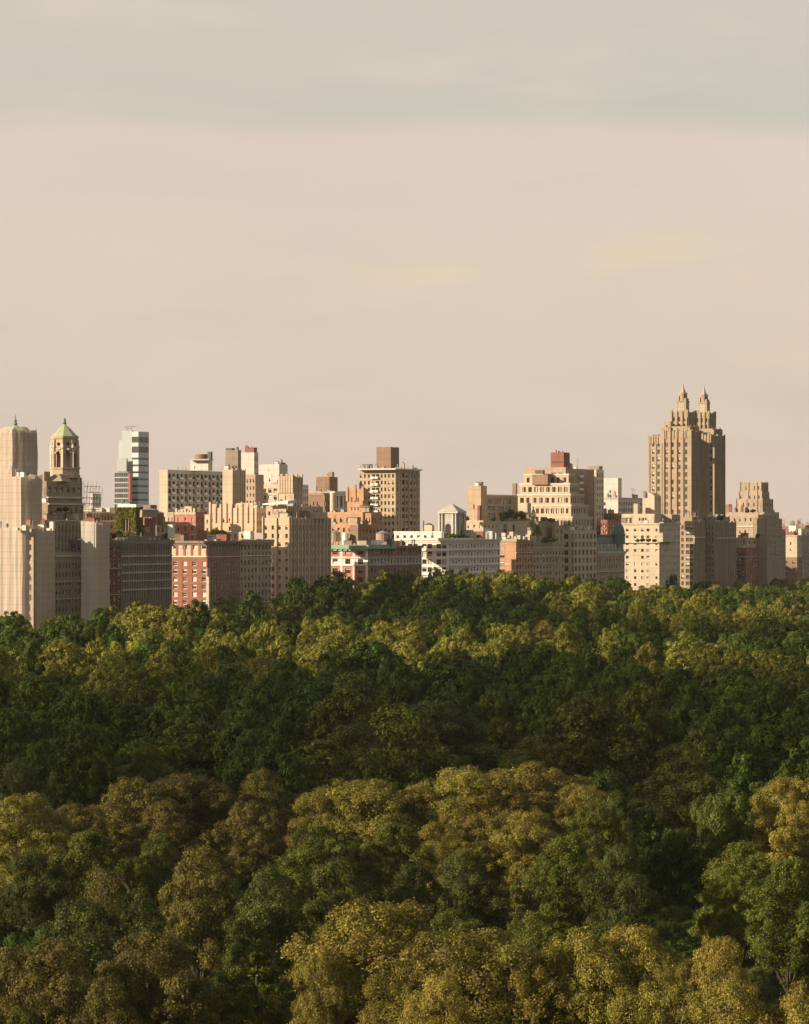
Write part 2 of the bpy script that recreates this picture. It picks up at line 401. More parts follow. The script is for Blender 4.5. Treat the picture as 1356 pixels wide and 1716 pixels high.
    def finish(s, cap=100):
        s.win.sort(key=lambda q: -q[0][2])
        for k, (p, w, h, rz, st) in enumerate(s.win[:cap]):
            link('window', s.rng.choice(WIN[st]), s.root, p, (0, 0, rz), (w, 1, h))
        rest = s.win[cap:]
        if rest:
            V, Fc, Mi, mats = [], [], [], []
            for p, w, h, rz, st in rest:
                me = s.rng.choice(WIN[st]); i = len(V); c, sn = math.cos(rz), math.sin(rz)
                for v in me.vertices:
                    x, y, z = v.co.x*w, v.co.y, v.co.z*h; V.append((p[0]+c*x-sn*y, p[1]+sn*x+c*y, p[2]+z))
                mm = []
                for m in me.materials:
                    if m not in mats: mats.append(m)
                    mm.append(mats.index(m))
                for q in me.polygons: Fc.append(tuple(i+a for a in q.vertices)); Mi.append(mm[q.material_index])
            me = bpy.data.meshes.new('lower_windows'); me.from_pydata(V, [], Fc)
            for m in mats: me.materials.append(m)
            me.polygons.foreach_set('material_index', Mi); me.update()
            tag(link('lower_windows', me, s.root), kind='stuff')
        return s
# ================================================================== the avenue's buildings
AV = 'apartment buildings along the park'
def bld(label, xc, Y=None, name='apartment_building'): return Building(name, label, xc, Y, AV)

# ---- the twin-towered block wrapped in scaffold netting (its own long build)
b = bld('apartment block with octagonal copper-roofed towers, partly wrapped in pink scaffold netting', 72, 1012)
low = b.mass('wall', 40, 92, 141, 925, mat='tan', Y=1012, E=spec(9, 2.9, .42, .6, 'd', top=3, zmin=18, bands=[(1.0, .7, .35, 'trim'), (9.5, .5, .3, 'trim'), (15.2, .4, .25, 'trim')]), S=spec(3, 2.9))
b.mass('wall', 50, 88, 141, 872, zb=low['zr'], Y=1018, mat='tan', E=spec(9, 3.0, .42, .6, 'd', top=1.6, piers=1, pd=.4, bands=[(.3, .5, .5, 'trim')]), cor='trim')
up = b.mass('wall', 60, 80, 140, 842, 872.5, Y=1024, mat='darktan', E=spec(7, 3.0, .5, .7, 'd', top=.9, bands=[(.2, .5, .5, 'trim')]))
b.mass('wall', 66, 78, 138, 806, 842.5, Y=1030, mat='darktan', E=spec(6, 3.2, .55, .55, 'd', top=1.2, bands=[(5.2, .5, .7, 'trim'), (8.4, .4, .7, 'trim')]))
b.mass('bulkhead', 68, 74, 84, 790, 806.5, Y=1036, mat='tan', par=.4)
r = b.block('roof', 98, 794, 806.5, 1040, 9, 5, 'darktan', 4, ((1.1, 0), (.7, .5), (.25, 1)), PI/4)
for px, py in ((84, 851), (92, 849), (104, 850), (112, 852), (120, 850)):
    b.block('planter', px, py, 856, 1019, 1.0, 1.0, 'darktan')
# open lantern tower
LX, LY = b.loc(wx(108.5, 1050), 1050); PXM = 1050 / F
tw = b.mass('tower', 83, 113, 136, 800, 872, Y=1046, mat='buff', S=spec(3, 3.3, .4, .6, 'd'), E=spec(3, 3.3, .4, .6, 'd', piers=1))
z0, z1, z2 = wz(801, 1050), wz(786, 1050), wz(731, 1050)
m = MB(); m.lathe(LX, LY, [(5.3, z0), (5.3, z0+1.0), (5.0, z0+1.01), (5.0, z1), (5.35, z1+.01), (5.35, z1+.5), (4.55, z1+.51)], 8, M['buff'], PI/8); m.obj('lantern_base', b.root)
m = MB(); hL = z2 - z1 - .5
for k in range(8):            # eight corner piers and the walls between them, each wall pierced by a tall arch and a bull's-eye
    a = PI/8 + k*PI/4; c, s_ = math.cos(a), math.sin(a)
    m.tube((LX+4.35*c, LY+4.35*s_, z1+.5), (LX+4.25*c, LY+4.25*s_, z2-1.2), .62, .55, M['buff'], 6)
    m.tube((LX+4.75*c, LY+4.75*s_, z1+.5), (LX+4.75*c, LY+4.75*s_, z1+hL*.62), .3, .26, M['trim'], 8)
    m.lathe(LX+4.6*c, LY+4.6*s_, [(.5, z1+.51+hL*.62), (.62, z1+.9+hL*.62), (.3, z1+1.6+hL*.62), (.05, z1+2.4+hL*.62)], 6, M['trim'])
    t = a + PI/8; nx, ny = math.cos(t), math.sin(t); tx, ty = -ny, nx; R8 = 4.05; hw = 1.2
    Q = lambda u, z, o=0.0: (LX + nx*(R8+o) + tx*u, LY + ny*(R8+o) + ty*u, z)
    zb, zt = z1+.5, z2-1.0; za = zb + hL*.45; arc = [(hw*.62*math.cos(PI*i/8), za + hw*.62*math.sin(PI*i/8)) for i in range(9)]
    m.poly([Q(-1.7, zb), Q(-hw*.62, zb), Q(-hw*.62, za), Q(-1.7, za)], M['buff']); m.poly([Q(hw*.62, zb), Q(1.7, zb), Q(1.7, za), Q(hw*.62, za)], M['buff'])
    for i in range(8):
        (u0, q0), (u1, q1) = arc[i], arc[i+1]; top = za + hw*.62 + .6
        m.poly([Q(u1, q1), Q(u0, q0), Q(u0, top), Q(u1, top)], M['buff'])
        m.poly([Q(u1, q1, -.5), Q(u0, q0, -.5), Q(u0, q0), Q(u1, q1)], M['darktan'])
    m.poly([Q(-1.7, za), Q(-hw*.62, za), Q(-hw*.62, za+hw*.62+.6), Q(-1.7, za+hw*.62+.6)], M['buff']); m.poly([Q(hw*.62, za), Q(1.7, za), Q(1.7, za+hw*.62+.6), Q(hw*.62, za+hw*.62+.6)], M['buff'])
    top = za+hw*.62+.6; zo = (top + zt)/2; ro = .62
    ring = [(ro*math.cos(2*PI*i/12), zo + ro*math.sin(2*PI*i/12)) for i in range(12)]
    rect = [(1.7*max(-1, min(1, 1.6*math.cos(2*PI*i/12))), zo + (zt-top)/2*max(-1, min(1, 1.6*math.sin(2*PI*i/12)))) for i in range(12)]
    for i in range(12):
        j = (i+1) % 12; m.poly([Q(*ring[i]), Q(*rect[i]), Q(*rect[j]), Q(*ring[j])], M['buff'])
    m.tube(Q(-hw*.8, za-.2, .25), Q(-hw*.8, za+.5, .25), .3, .3, M['trim']); m.tube(Q(hw*.8, za-.2, .25), Q(hw*.8, za+.5, .25), .3, .3, M['trim'])
    m.box(*sorted((Q(-.9, 0, .1)[0], Q(.9, 0, .4)[0])), *sorted((Q(-.9, 0, .1)[1], Q(.9, 0, .4)[1])), top-.1, top+.25, M['trim'])
m.obj('lantern', b.root)
m = MB(); m.lathe(LX, LY, [(3.2, z1+.55), (3.2, z2-1.2)], 8, M['darktan'], PI/8); m.obj('lantern_core', b.root)
m = MB(); m.lathe(LX, LY, [(4.6, z2-1.0), (4.75, z2-.5), (4.75, z2), (4.3, z2+.01)], 8, M['buff'], PI/8); m.obj('cornice', b.root)
zt = wz(711, 1050)
m = MB(); m.lathe(LX, LY, [(4.35, z2+.02), (3.1, z2+1.3), (1.9, z2+2.6), (.8, zt-.5), (.4, zt)], 8, M['copper'], PI/8); cr = m.obj('copper_roof', b.root)
m = MB(); m.lathe(LX, LY, [(.4, zt), (.75, zt+.5), (.32, zt+.9), (.5, zt+1.5), (.22, zt+2.0), (.06, wz(700, 1050))], 8, M['darkcopper']); m.obj('finial', cr)
# netted tower with only its copper roof free
TX, TY = b.loc(wx(26, 1008), 1008)
za, zb_ = wz(797, 1008), wz(724, 1008)
m = MB(); m.lathe(TX, TY, [(4.9, za-1), (4.9, zb_+.3)], 8, M['tan'], PI/8); m.obj('tower', b.root)
zt = wz(713, 1008)
m = MB(); m.lathe(TX, TY, [(5.0, zb_+.35), (3.6, zb_+1.6), (1.6, zt-.6), (.45, zt)], 8, M['copper'], PI/8); cr = m.obj('copper_roof', b.root)
m = MB(); m.lathe(TX, TY, [(.4, zt), (.75, zt+.5), (.32, zt+.9), (.5, zt+1.5), (.22, zt+2.0), (.06, wz(695, 1008))], 8, M['darkcopper']); m.obj('finial', cr)

def net_sheet(path, z0, z1, mat, seed, amp=.07, step=.8, parent=None, ragged=.6):
    """netting hung round a plan path: vertical folds, an uneven top edge and its thickness"""
    rg = random.Random(seed); pts = []
    for (ax, ay), (bx, by) in zip(path, path[1:]):
        L = math.hypot(bx-ax, by-ay); n = max(2, int(L/step)); nx, ny = (by-ay)/L, -(bx-ax)/L
        for i in range(n):
            t = i/n; o = amp * (math.sin(i*1.9 + rg.random()*1.2) + rg.uniform(-.7, .7)) * (0 if i == 0 else 1); pts.append((ax+(bx-ax)*t + nx*o, ay+(by-ay)*t + ny*o))
    pts.append(path[-1]); mm = MB(); tops = []; h = 0
    for i in range(len(pts)): h = .7*h + rg.uniform(-1, 1)*ragged*.5; tops.append(z1 + h + (ragged*1.2 if rg.random() < .07 else 0))
    NZ = 7
    offs = [[rg.uniform(-.12, .12) for _ in range(NZ+1)] for _ in pts]
    def p(i, k, o=0.0): t = k/NZ; return (pts[i][0] + offs[i][k] + o*.1, pts[i][1] + offs[i][k]*.6 - o*.1, z0 + (tops[i]-z0)*t)
    for i in range(len(pts)-1):
        for k in range(NZ): mm.poly([p(i,k), p(i+1,k), p(i+1,k+1), p(i,k+1)], mat)
    o = mm.obj('scaffold_netting', parent)
    sl = o.modifiers.new('thickness', 'SOLIDIFY'); sl.thickness = .05
    return o
def corner_path(xl, xc, xr, Y, bevel=0.0):
    X = wx(xc, Y); k = (xl-CX)/F; w = (X-k*Y)/(EX-k*EY); k = (xr-CX)/F; l = (k*Y-X)/(UX-UY*k)
    x1, y0 = b.loc(X, Y)
    return [(x1-w, y0), (x1-bevel, y0), (x1, y0+bevel), (x1, y0+l)] if bevel else [(x1-w, y0), (x1, y0), (x1, y0+l)]
def oct_path(R): return [(TX + R*math.cos(-PI*5/8 + k*PI/4 - PI/2*.5), TY + R*math.sin(-PI*5/8 + k*PI/4 - PI/2*.5)) for k in range(6)]
net_sheet(oct_path(6.6), za-2.0, wz(722, 1008), M['net_pink'], 3, .05, parent=b.root)
net_sheet([(p[0]*1+1.0, p[1]+.6) for p in oct_path(6.0)][2:], za-2, wz(723, 1008), M['net_pink'], 9, .07, parent=b.root, ragged=1.2)
w1 = b.mass('wall', -42, 41, 69, 799, mat='tan', Y=996, S=spec(9, 3.2), E=spec(5, 3.2))
net_sheet(corner_path(-60, 42, 71, 994, 1.5), 20, wz(797, 994), M['net_pink'], 4, .05, parent=b.root)
b.mass('wall', -80, 56, 88, 886, mat='tan', Y=988, S=spec(10, 3.2), E=spec(5, 3.2))
net_sheet(corner_path(-95, 58, 92, 986, 4.5), 8, wz(883, 986), M['net_pink'], 5, .09, parent=b.root, ragged=.9)
b.mass('wall', 139, 158, 181, 879, mat='darktan', Y=999, S=spec(4, 3.2), E=spec(5, 3.2, .4, .6, 'd', piers=1))
net_sheet(corner_path(136, 160, 161, 997, .5), 10, wz(874, 997), M['net_grey'], 6, .07, parent=b.root, ragged=.5)
net_sheet(corner_path(159, 161, 184, 997), 10, wz(875, 997), M['net_pink'], 7, .07, parent=b.root, ragged=.8)
sc = MB()                     # bare scaffold poles over the terrace
ax, ay = b.loc(wx(139, 1022), 1022)
for i in range(6):
    for j in range(2): sc.tube((ax+1.0, ay-1+i*1.9, wz(874, 1022)), (ax+1.0+j*1.6, ay-1+i*1.9, wz(806+6*(i % 3), 1022)), .07, .07, M['iron'], 4)
for k in range(7):
    z = wz(872 - k*9.5, 1022); sc.tube((ax+1.0, ay-1, z), (ax+1.0, ay+8.6, z), .07, .07, M['iron'], 4); sc.box(ax+.9, ax+2.6, ay-1, ay+8.6, z-.12, z-.06, M['iron'])
sc.obj('scaffold_frame', b.root)
for px, py in ((42, 880), (28, 884), (88, 874), (83, 885)): b.block('hoist_box', px, py, 889, 986.5, 1.4, 1.4, 'palegrey')
b.finish()

# ---- background towers at this end
b = bld('thin pale concrete tower far behind the scaffold-wrapped block', 155, 1700)
b.mass('wall', 149, 155, 169, 827, mat='palegrey', S=spec(2, 3.2, .5, .5), E=spec(5, 3.2, .4, .5)); b.finish(40)
b = bld('low dark terrace building between the netted block and the ivy tower', 146, 1260)
b.mass('wall', 132, 146, 195, 857, mat='brown', E=spec(9, 3.3, .55, .5, 'wide', zmin=40, bands=[(.1, .6, .25, 'trim'), (3.6, .5, .25, 'trim')]))
for px, w_ in ((150, 5), (163, 7), (178, 6)): b.block('bulkhead', px, 851, 858, 1275, w_, 5, 'palegrey')
b.finish(60)

b = bld('tall slim glass tower with dark and white horizontal bands', 232, 1900, 'glass_tower')
wh = spec(1, 3.9, .98, .36, 'strip', top=16, zmin=25, d=.12)
t = b.mass('banded_face', 221, 232, 249.5, 723, mat='whitepanel', S=dict(wh, rows=[(3.2+0, 3.6), (9.2, 3.8)] + [(16+4.2*i, 1.2) for i in range(16)]), E=dict(wh, rows=[(3.2, 3.6), (9.2, 3.8)] + [(16+4.2*i, 1.2) for i in range(16)]), par=.3)
b.mass('glazed_face', 204, 221, 224, 721, Y=1904, mat='paleglass', par=.2)
b.mass('glazed_wing', 199, 206, 208, 738, Y=1908, mat='paleglass', par=.2)
b.mass('glazed_wing', 196, 212, 214, 768, Y=1900, mat='paleglass', par=.2)
b.mass('glazed_wing', 192, 218, 221, 790, Y=1893, mat='paleglass', par=.2, S=spec(7, 3.2, .9, .8, 'strip', top=.4, d=.04, zmin=40))
b.block('red_fin', 217.5, 791, 843, 1889, 1.4, 1.0, 'redpanel'); b.block('parapet_rail', 208, 790, 791.4, 1889, 8.5, .5, 'darkmetal')
b.block('plinth', 200, 838, 841, 1888, 7, 1, 'darkmetal')
m = MB(); x, y = b.loc(wx(216, 1904), 1904)
for q in (-1.6, 1.6): m.tube((x+q, y, wz(721, 1904)), (x+q, y, wz(715, 1904)), .25, .25, M['metal'])
m.tube((x-3.0, y, wz(715, 1904)), (x+4.6, y, wz(715, 1904)), .35, .3, M['metal']); m.tube((x-1.6, y, wz(717.5, 1904)), (x+1.6, y, wz(720, 1904)), .2, .2, M['metal'])
m.obj('window_cleaning_crane', b.root); b.finish(60)

# ---- dark block with ivy penthouse
b = bld('sooty dark apartment block banded in grey beside the netted building', 203)
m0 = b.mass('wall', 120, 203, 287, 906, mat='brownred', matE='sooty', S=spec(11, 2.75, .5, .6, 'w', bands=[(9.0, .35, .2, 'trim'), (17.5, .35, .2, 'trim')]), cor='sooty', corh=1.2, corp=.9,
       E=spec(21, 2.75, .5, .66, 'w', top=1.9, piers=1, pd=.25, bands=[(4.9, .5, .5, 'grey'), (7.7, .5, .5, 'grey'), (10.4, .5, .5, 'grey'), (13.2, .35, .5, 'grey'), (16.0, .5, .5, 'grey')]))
b.mass('parapet', 208, 212, 284, 898, 906.5, Y=1028, mat='sooty', par=.5)
b.mass('bulkhead', 240, 252, 263, 846, 880, Y=1085, mat='brown'); b.tank(250, 851, 872, 1070, 6.5); b.tank(262, 855, 880, 1076, 5.5)
b.mass('bulkhead', 242, 255, 261, 868, 902, Y=1056, mat='brownred'); b.mass('bulkhead', 262, 283, 292, 874, 902, Y=1064, mat='peach', S=spec(3, 3.2, .4, .5, 'd'))
b.mass('bulkhead', 281, 289, 293, 879, 902, Y=1050, mat='whitetrim', par=.2)
b.block('chimney', 268, 862, 880, 1062, 1.4, 1.4, 'brownred'); b.block('chimney', 273, 866, 882, 1064, 1.2, 1.2, 'tan')
b.finish()
b = bld('ivy-covered square roof pavilion with three arched windows over the sooty dark block', 229, 1104, 'ivy_tower')
iv = b.mass('wall', 194, 229, 241, 850, Y=1104, mat='tan', S=spec(3, 9, d=.8, cols=[(.40, .12), (.54, .12), (.68, .12)], rows=[(4.2, 4.2)], win='x'))
b.mass('flat_roof', 197, 228, 240, 845, 850.2, Y=1105, mat='whitetrim', par=.2)
IVY_HOST = (iv, b)
b.finish()

# ---- red and cream block, tan block
b = bld('bright red brick block with cream top storeys and cream corner quoins', 350)
rr = lambda n: [(1.2 + 2.68*i, 1.75) for i in range(n)]
b.mass('wall', 270, 350, 402, 934, mat='red', matE='shade_umber', S=spec(5, 2.68, .46, .62, 'w', top=.9, zmin=14), E=spec(11, 2.68, .42, .62, 'w', top=.9, zmin=14), par=0)
b.mass('upper_wall', 270, 350, 402, 907, 934.15, mat='cream', matE='shade_umber', S=spec(5, 2.68, .46, .66, 'w', top=.55, zmin=0, bands=[(5.3, .3, .25, 'trim')]), E=spec(11, 2.68, .42, .62, 'w', top=.55, zmin=0, bands=[(5.3, .3, .25, 'trim')]), cor='sooty', corh=.7, corp=.9)
x1, y0 = b.loc(wx(350, b.Y), b.Y); m = MB()
for i in range(15):
    z = 10 + 2.0*i; m.box(x1-1.0, x1+.06, y0-.06, y0+1.0, z, z+1.96, M['cream'])
m.obj('quoin', b.root); m = MB()
z1 = wz(907, b.Y)
for i in range(6):
    xx = x1 - .7 - i*2.96; m.box(xx-.45, xx+.45, y0-.12, y0-.004, z1-5.0, z1-1.0, M['red'])
m.obj('pilaster', b.root)
b.block('chimney', 339, 889, 904, 1084, 2.6, 2.0, 'red'); b.block('bulkhead', 300, 897, 905, 1100, 6, 4, 'brown'); b.block('bulkhead', 352, 896, 904, 1100, 4, 4, 'peach')
b.finish()
b = bld('shaded tan limestone block beside the red and cream corner block', 402)
b.mass('wall', 392, 402.3, 455, 905, mat='tan', E=spec(9, 2.72, .45, .6, 'd', top=1.2, zmin=14, bands=[(5.4, .4, .35, 'trim'), (22, .4, .3, 'trim')]), cor='tan', corh=1.0, corp=.8)
b.mass('bulkhead', 376, 412, 426, 891, 904, Y=1120, mat='peach', S=spec(3, 2.6, .3, .6, 'd', top=.2)); b.block('air_handler', 417, 890, 903, 1112, 2.4, 2.4, 'whitetrim'); b.block('air_handler', 437, 893, 903, 1120, 3.2, 2.4, 'metal'); b.block('chimney', 398, 883, 903, 1126, 2.0, 2.0, 'cream')
b.finish()

# ---- crenellated pink tower
b = bld('small pink brick tower with a white crenellated top behind the red block', 328, 1115)
m0 = b.mass('wall', 293, 328, 342, 858, mat='pinkred', S=spec(3, 3.2, .22, .5, 'd', top=1.2, zmin=38, bands=[(.05, .9, .25, 'cream'), (4.4, .3, .2, 'cream'), (8.0, .3, .2, 'cream')]), E=spec(3, 3.2, .3, .6, 'd', top=1.2, zmin=38))
m = MB()
for i in range(7):
    u = m0['x0'] + (m0['x1']-m0['x0'])*(i+.5)/7; m.box(u-.35, u+.35, m0['y0']-.2, m0['y0']+.3, m0['z1']+.003, m0['z1']+(1.3 if i % 3 == 0 else .7), M['cream'])
for i in range(5):
    u = m0['y0'] + .6 + (m0['y1']-m0['y0']-.6)*(i+.5)/5; m.box(m0['x1']-.3, m0['x1']+.2, u-.35, u+.35, m0['z1']+.003, m0['z1']+.8, M['cream'])
m.obj('battlement', b.root); b.finish(40)
b = bld('narrow cream stair tower beside the crenellated pink tower', 297, 1135)
b.mass('wall', 280, 291, 296, 858, mat='tan', S=spec(2, 3.2, .3, .5), E=spec(2, 3.2, .4, .5)); b.finish(20)

# ---- wide balcony slab and its neighbours
b = bld('wide concrete slab block with dark balcony columns and a rooftop drum', 281, 1260)
m0 = b.mass('wall', 267, 281, 374.5, 787, mat='cream', matE='palegrey', E=spec(14, 3.05, .6, .62, 'x', top=1.0, zmin=36, d=.6), par=1)
for c in range(7):
    for r_ in range(13):
        u = m0['y0'] + (m0['y1']-m0['y0'])*(2*c+1.0)/14; z = m0['z1'] - 1.0 - 3.05*(r_+1)
        q = MB() if c + r_ == 0 else None
        if q:
            q.box(.004, 1.0, -1.5, 1.5, .1, .25, M['palegrey']); q.box(.9, 1.0, -1.5, 1.5, .26, 1.15, M['whitetrim']); BAL = q.mesh('balcony')
        link('balcony', BAL, b.root, (m0['x1'], u, z))
b.mass('wall', 373, 388, 410, 787, Y=1250, mat='cream', E=spec(6, 3.05, .5, .6, 'x', top=1.5, zmin=40, d=.5, piers=1, pd=.5))
b.mass('penthouse', 319, 349, 356, 771, 788.5, Y=1275, mat='palegrey'); b.mass('slab_roof', 317, 350, 358, 769, 771.2, Y=1272, mat='grey', par=.1)
b.block('rooftop_drum', 338, 761, 769.2, 1282, 5.6, 5.6, 'brown', 16, ((1, 0), (1.02, .8), (.9, 1))); b.block('chimney', 352, 757, 771, 1278, 1.5, 1.5, 'darkmetal')
for px in (298, 306, 311, 370): b.block('vent_pipe', px, 783, 788, 1270, .5, .5, 'metal', 6)
b.block('satellite_dish', 325, 781, 787.5, 1268, 1.6, 1.6, 'whitetrim', 8, ((.3, 0), (.4, .5), (1, .6), (.5, 1)))
b.finish()
b = bld('dark boxy mechanical tower beside a pale one above the balcony slab', 398, 1350)
b.mass('wall', 378, 399, 404, 754, mat='sooty', par=1.2); b.mass('wall', 403.5, 426, 433, 758, Y=1365, mat='palegrey', S=spec(1, 11, .12, .6, 'x', top=3, zmin=80), E=spec(2, 3.4, .4, .6, 'd', zmin=60))
b.block('vent_pipe', 398, 749, 757, 1355, .8, .8, 'darkmetal'); b.block('air_handler', 386, 751, 756, 1358, 3, 3, 'darkmetal')
b.mass('terrace', 401, 428, 442, 795, Y=1330, mat='tan', S=spec(5, 3.1, .4, .5)); b.finish(40)
b = bld('cream apartment house with a plain grid of square windows', 466, 1400)
b.mass('wall', 394, 412, 413, 812, mat='tan', Y=1398, par=.4)
b.mass('wall', 411.7, 466, 480, 812, mat='cream', S=spec(6, 3.1, .62, .62, 'd', top=1.2, zmin=45), E=spec(3, 3.1, .4, .6), par=1); b.finish(60)
b = bld('pale blank rooftop tower with a tiny pair of windows', 468, 1440)
b.mass('wall', 434, 468, 482, 778, mat='palegrey', yb=797, S=spec(1, 3, .02, .5)); b.mass('wall', 439, 466, 478, 796.8, mat='palegrey', S=spec(1, 3, d=.4, cols=[(.48, .1)], rows=[(1.2, 1.6), (4.2, 1.6)], win='x'))
b.block('chimney', 470, 774, 779, 1446, 1.6, 1.6, 'brown'); b.finish(10)

# ---- peach art deco pair
b = bld('low peach stucco block with stepped parapets and vertical fins', 430, 1160)
m0 = b.mass('wall', 350, 430, 447, 851, mat='peach', S=spec(8, 3.1, .3, .5, 'd', top=3.2, zmin=40, skip=.25), E=spec(4, 3.1, .4, .6, 'd', zmin=40))
b.mass('wing', 343, 352, 356, 862, Y=1158, mat='peach', S=spec(1, 3.1, .3, .5))
m = MB(); W_ = m0['x1'] - m0['x0']
for i in range(9):
    u = m0['x0'] + W_*(i+.1)/9 + .4; h = (2.2, .4, 1.4)[i % 3]; m.box(u-.35, u+.35, m0['y0']-.45, m0['y0']-.004, m0['z1']-8.5+(i % 2)*3, m0['z1']+h, M['peach'])
    if i % 3 == 0: m.box(u+.36, u+2.6, m0['y0']+.0, m0['y0']+.6, m0['z1']+.004, m0['z1']+1.5, M['peach'])
m.obj('fin', b.root); b.mass('penthouse', 396, 424, 436, 843, 853, Y=1172, mat='peach', S=spec(3, 2.6, .3, .6, 'd', top=.3, zmin=0)); b.finish(60)
b = bld('tall peach art deco block whose crowned top tower rises behind a white awning', 486)
m0 = b.mass('wall', 440, 486, 553, 868, mat='peach', S=spec(4, 3.05, .36, .52, 'd', top=2.0, zmin=14, piers=2, pd=.5), E=spec(11, 3.05, .44, .62, 'd', top=2.0, zmin=14, piers=1, pd=.5))
m1 = b.mass('setback', 446, 478, 540, 848, zb=m0['zr'], Y=1142, mat='peach', S=spec(3, 3.05, .34, .5, 'd', top=1.2), E=spec(9, 3.05, .44, .6, 'd', top=1.2, piers=1))
m2 = b.mass('tower', 467, 491, 506, 799, zb=m1['zr'], Y=1156, mat='peach', S=spec(3, 3.3, .2, .5, 'x', top=6.2, skip=.45), E=spec(3, 3.3, .3, .6, 'd', top=6, piers=1))
m = MB()
for i in range(6):
    u = m2['x0'] + .3 + (m2['x1']-m2['x0']-.6)*i/5; m.box(u-.42, u+.42, m2['y0']-.4, m2['y0']+.3, m2['z1']-6, m2['z1']+(1.1 if i % 2 else .3), M['peach'])
for i in range(4):
    u = m2['y0'] + 1.2 + (m2['y1']-m2['y0']-1.5)*i/3; m.box(m2['x1']-.3, m2['x1']+.4, u-.45, u+.45, m2['z1']-6, m2['z1']+(1.0 if i % 2 else .3), M['peach'])
m.obj('crown', b.root)
m = MB(); x, y = b.loc(wx(468, 1143), 1143); z = wz(844, 1143)
m.poly([(x-5.4, y-3, z), (x+5.0, y-3, z+.9), (x+5.0, y+3.5, z+1.6), (x-5.4, y+3.5, z+.5)], M['awning']); m.poly([(x-5.4, y-3, z-.5), (x+5.0, y-3, z-.2), (x+5.0, y-3, z+.9), (x-5.4, y-3, z)], M['awning'])
m.poly([(x+5.0, y-3, z-.2), (x+5.0, y+3.5, z+.6), (x+5.0, y+3.5, z+1.6), (x+5.0, y-3, z+.9)], M['awning'])
for q in (-5.3, 4.9):
    for w_ in (-2.9, 3.4): m.tube((x+q, y+w_, z-2.2), (x+q, y+w_, z-.0), .12, .12, M['metal'])
m.obj('awning', b.root)
b.mass('setback', 520, 527, 549, 858, 869, Y=1150, mat='peach', E=spec(4, 3, .4, .6, top=.4)); b.finish()
b = bld('narrow pale building squeezed behind the peach art deco tower', 510, 1320)
b.mass('wall', 496, 505, 517, 812, mat='palegrey', S=spec(2, 3.1, .5, .5), E=spec(4, 3.1, .5, .55, 'd', zmin=40)); b.finish(30)

# ---- brown group
b = bld('brown brick building with a boxy penthouse and a small pitched cap', 553, 1330)
m0 = b.mass('wall', 510, 554, 562, 824, mat='brown', S=spec(7, 3.2, .3, .5, 'd', top=3.6, zmin=40, skip=.25), E=spec(3, 3.2), cor='tan')
b.mass('penthouse', 530, 552, 566, 799, 826, Y=1342, mat='brown', S=spec(1, 3, d=.4, cols=[(.38, .07)], rows=[(5.5, 2.0)], win='x'))
b.block('pitched_cap', 547, 794, 799.3, 1350, 8, 8, 'tan', 4, ((1, 0), (.1, 1)), PI/4); b.block('chimney', 555, 791, 800, 1347, 2.0, 2.0, 'sooty')
b.mass('wing', 553, 561, 583, 823, Y=1322, mat='palegrey', S=spec(1, 3.2, .3, .5), E=spec(3, 6.2, .62, .8, 'wide', top=1.4, zmin=38)); b.block('column', 558, 826, 856, 1320, 2.2, 2.2, 'cream', 12)
b.finish(60)
b = bld('orange brick stepped building with a slim slotted tower', 600, 1222)
m1 = b.mass('wall', 535, 600, 642, 878, mat='orange', S=spec(7, 3.1, .4, .55, 'd', top=.8, zmin=38), E=spec(7, 3.1, .4, .55, 'd', zmin=38))
m2 = b.mass('setback', 546, 608, 640, 858, zb=m1['zr'], Y=1234, mat='orange', S=spec(6, 3.1, .42, .6, 'd', top=1.6), E=spec(5, 3.1, .45, .6, 'd', top=1.2))
m3 = b.mass('tower', 582, 608, 617, 819, zb=m2['zr'], Y=1246, mat='orange', S=spec(3, 3, d=.4, cols=[(.3, .07), (.5, .07), (.7, .07)], rows=[(3.4, 2.0), (7.4, 1.2)], win='x'), E=spec(1, 3, d=.4, cols=[(.5, .1)], rows=[(3, 2)], win='x'))
m = MB()
for i, u in enumerate((0, .5, 1)):
    xx = m3['x0'] + (m3['x1']-m3['x0'])*u; m.box(xx-.5, xx+.5, m3['y0']-.35, m3['y0']+.4, m3['z1']-5, m3['z1']+(.9, 1.7, .9)[i], M['orange'])
m.obj('crown', b.root)
b.mass('parapet_block', 612, 622, 640, 860, 879, Y=1224, mat='orange', S=spec(2, 3, .4, .6), E=spec(4, 3, .5, .6)); b.block('chimney', 596, 880, 914, 1205, 3.6, 3.0, 'brown'); b.tank(549, 890, 906, 1209, 4.6); b.tank(561, 888, 914, 1205, 4.6)
b.mass('bulkhead', 566, 590, 602, 893, 912, Y=1212, mat='orange', S=spec(3, 3, .3, .5)); b.block('water_heater', 579, 893, 914, 1203, 2.6, 2.6, 'whitetrim', 10)
b.finish()

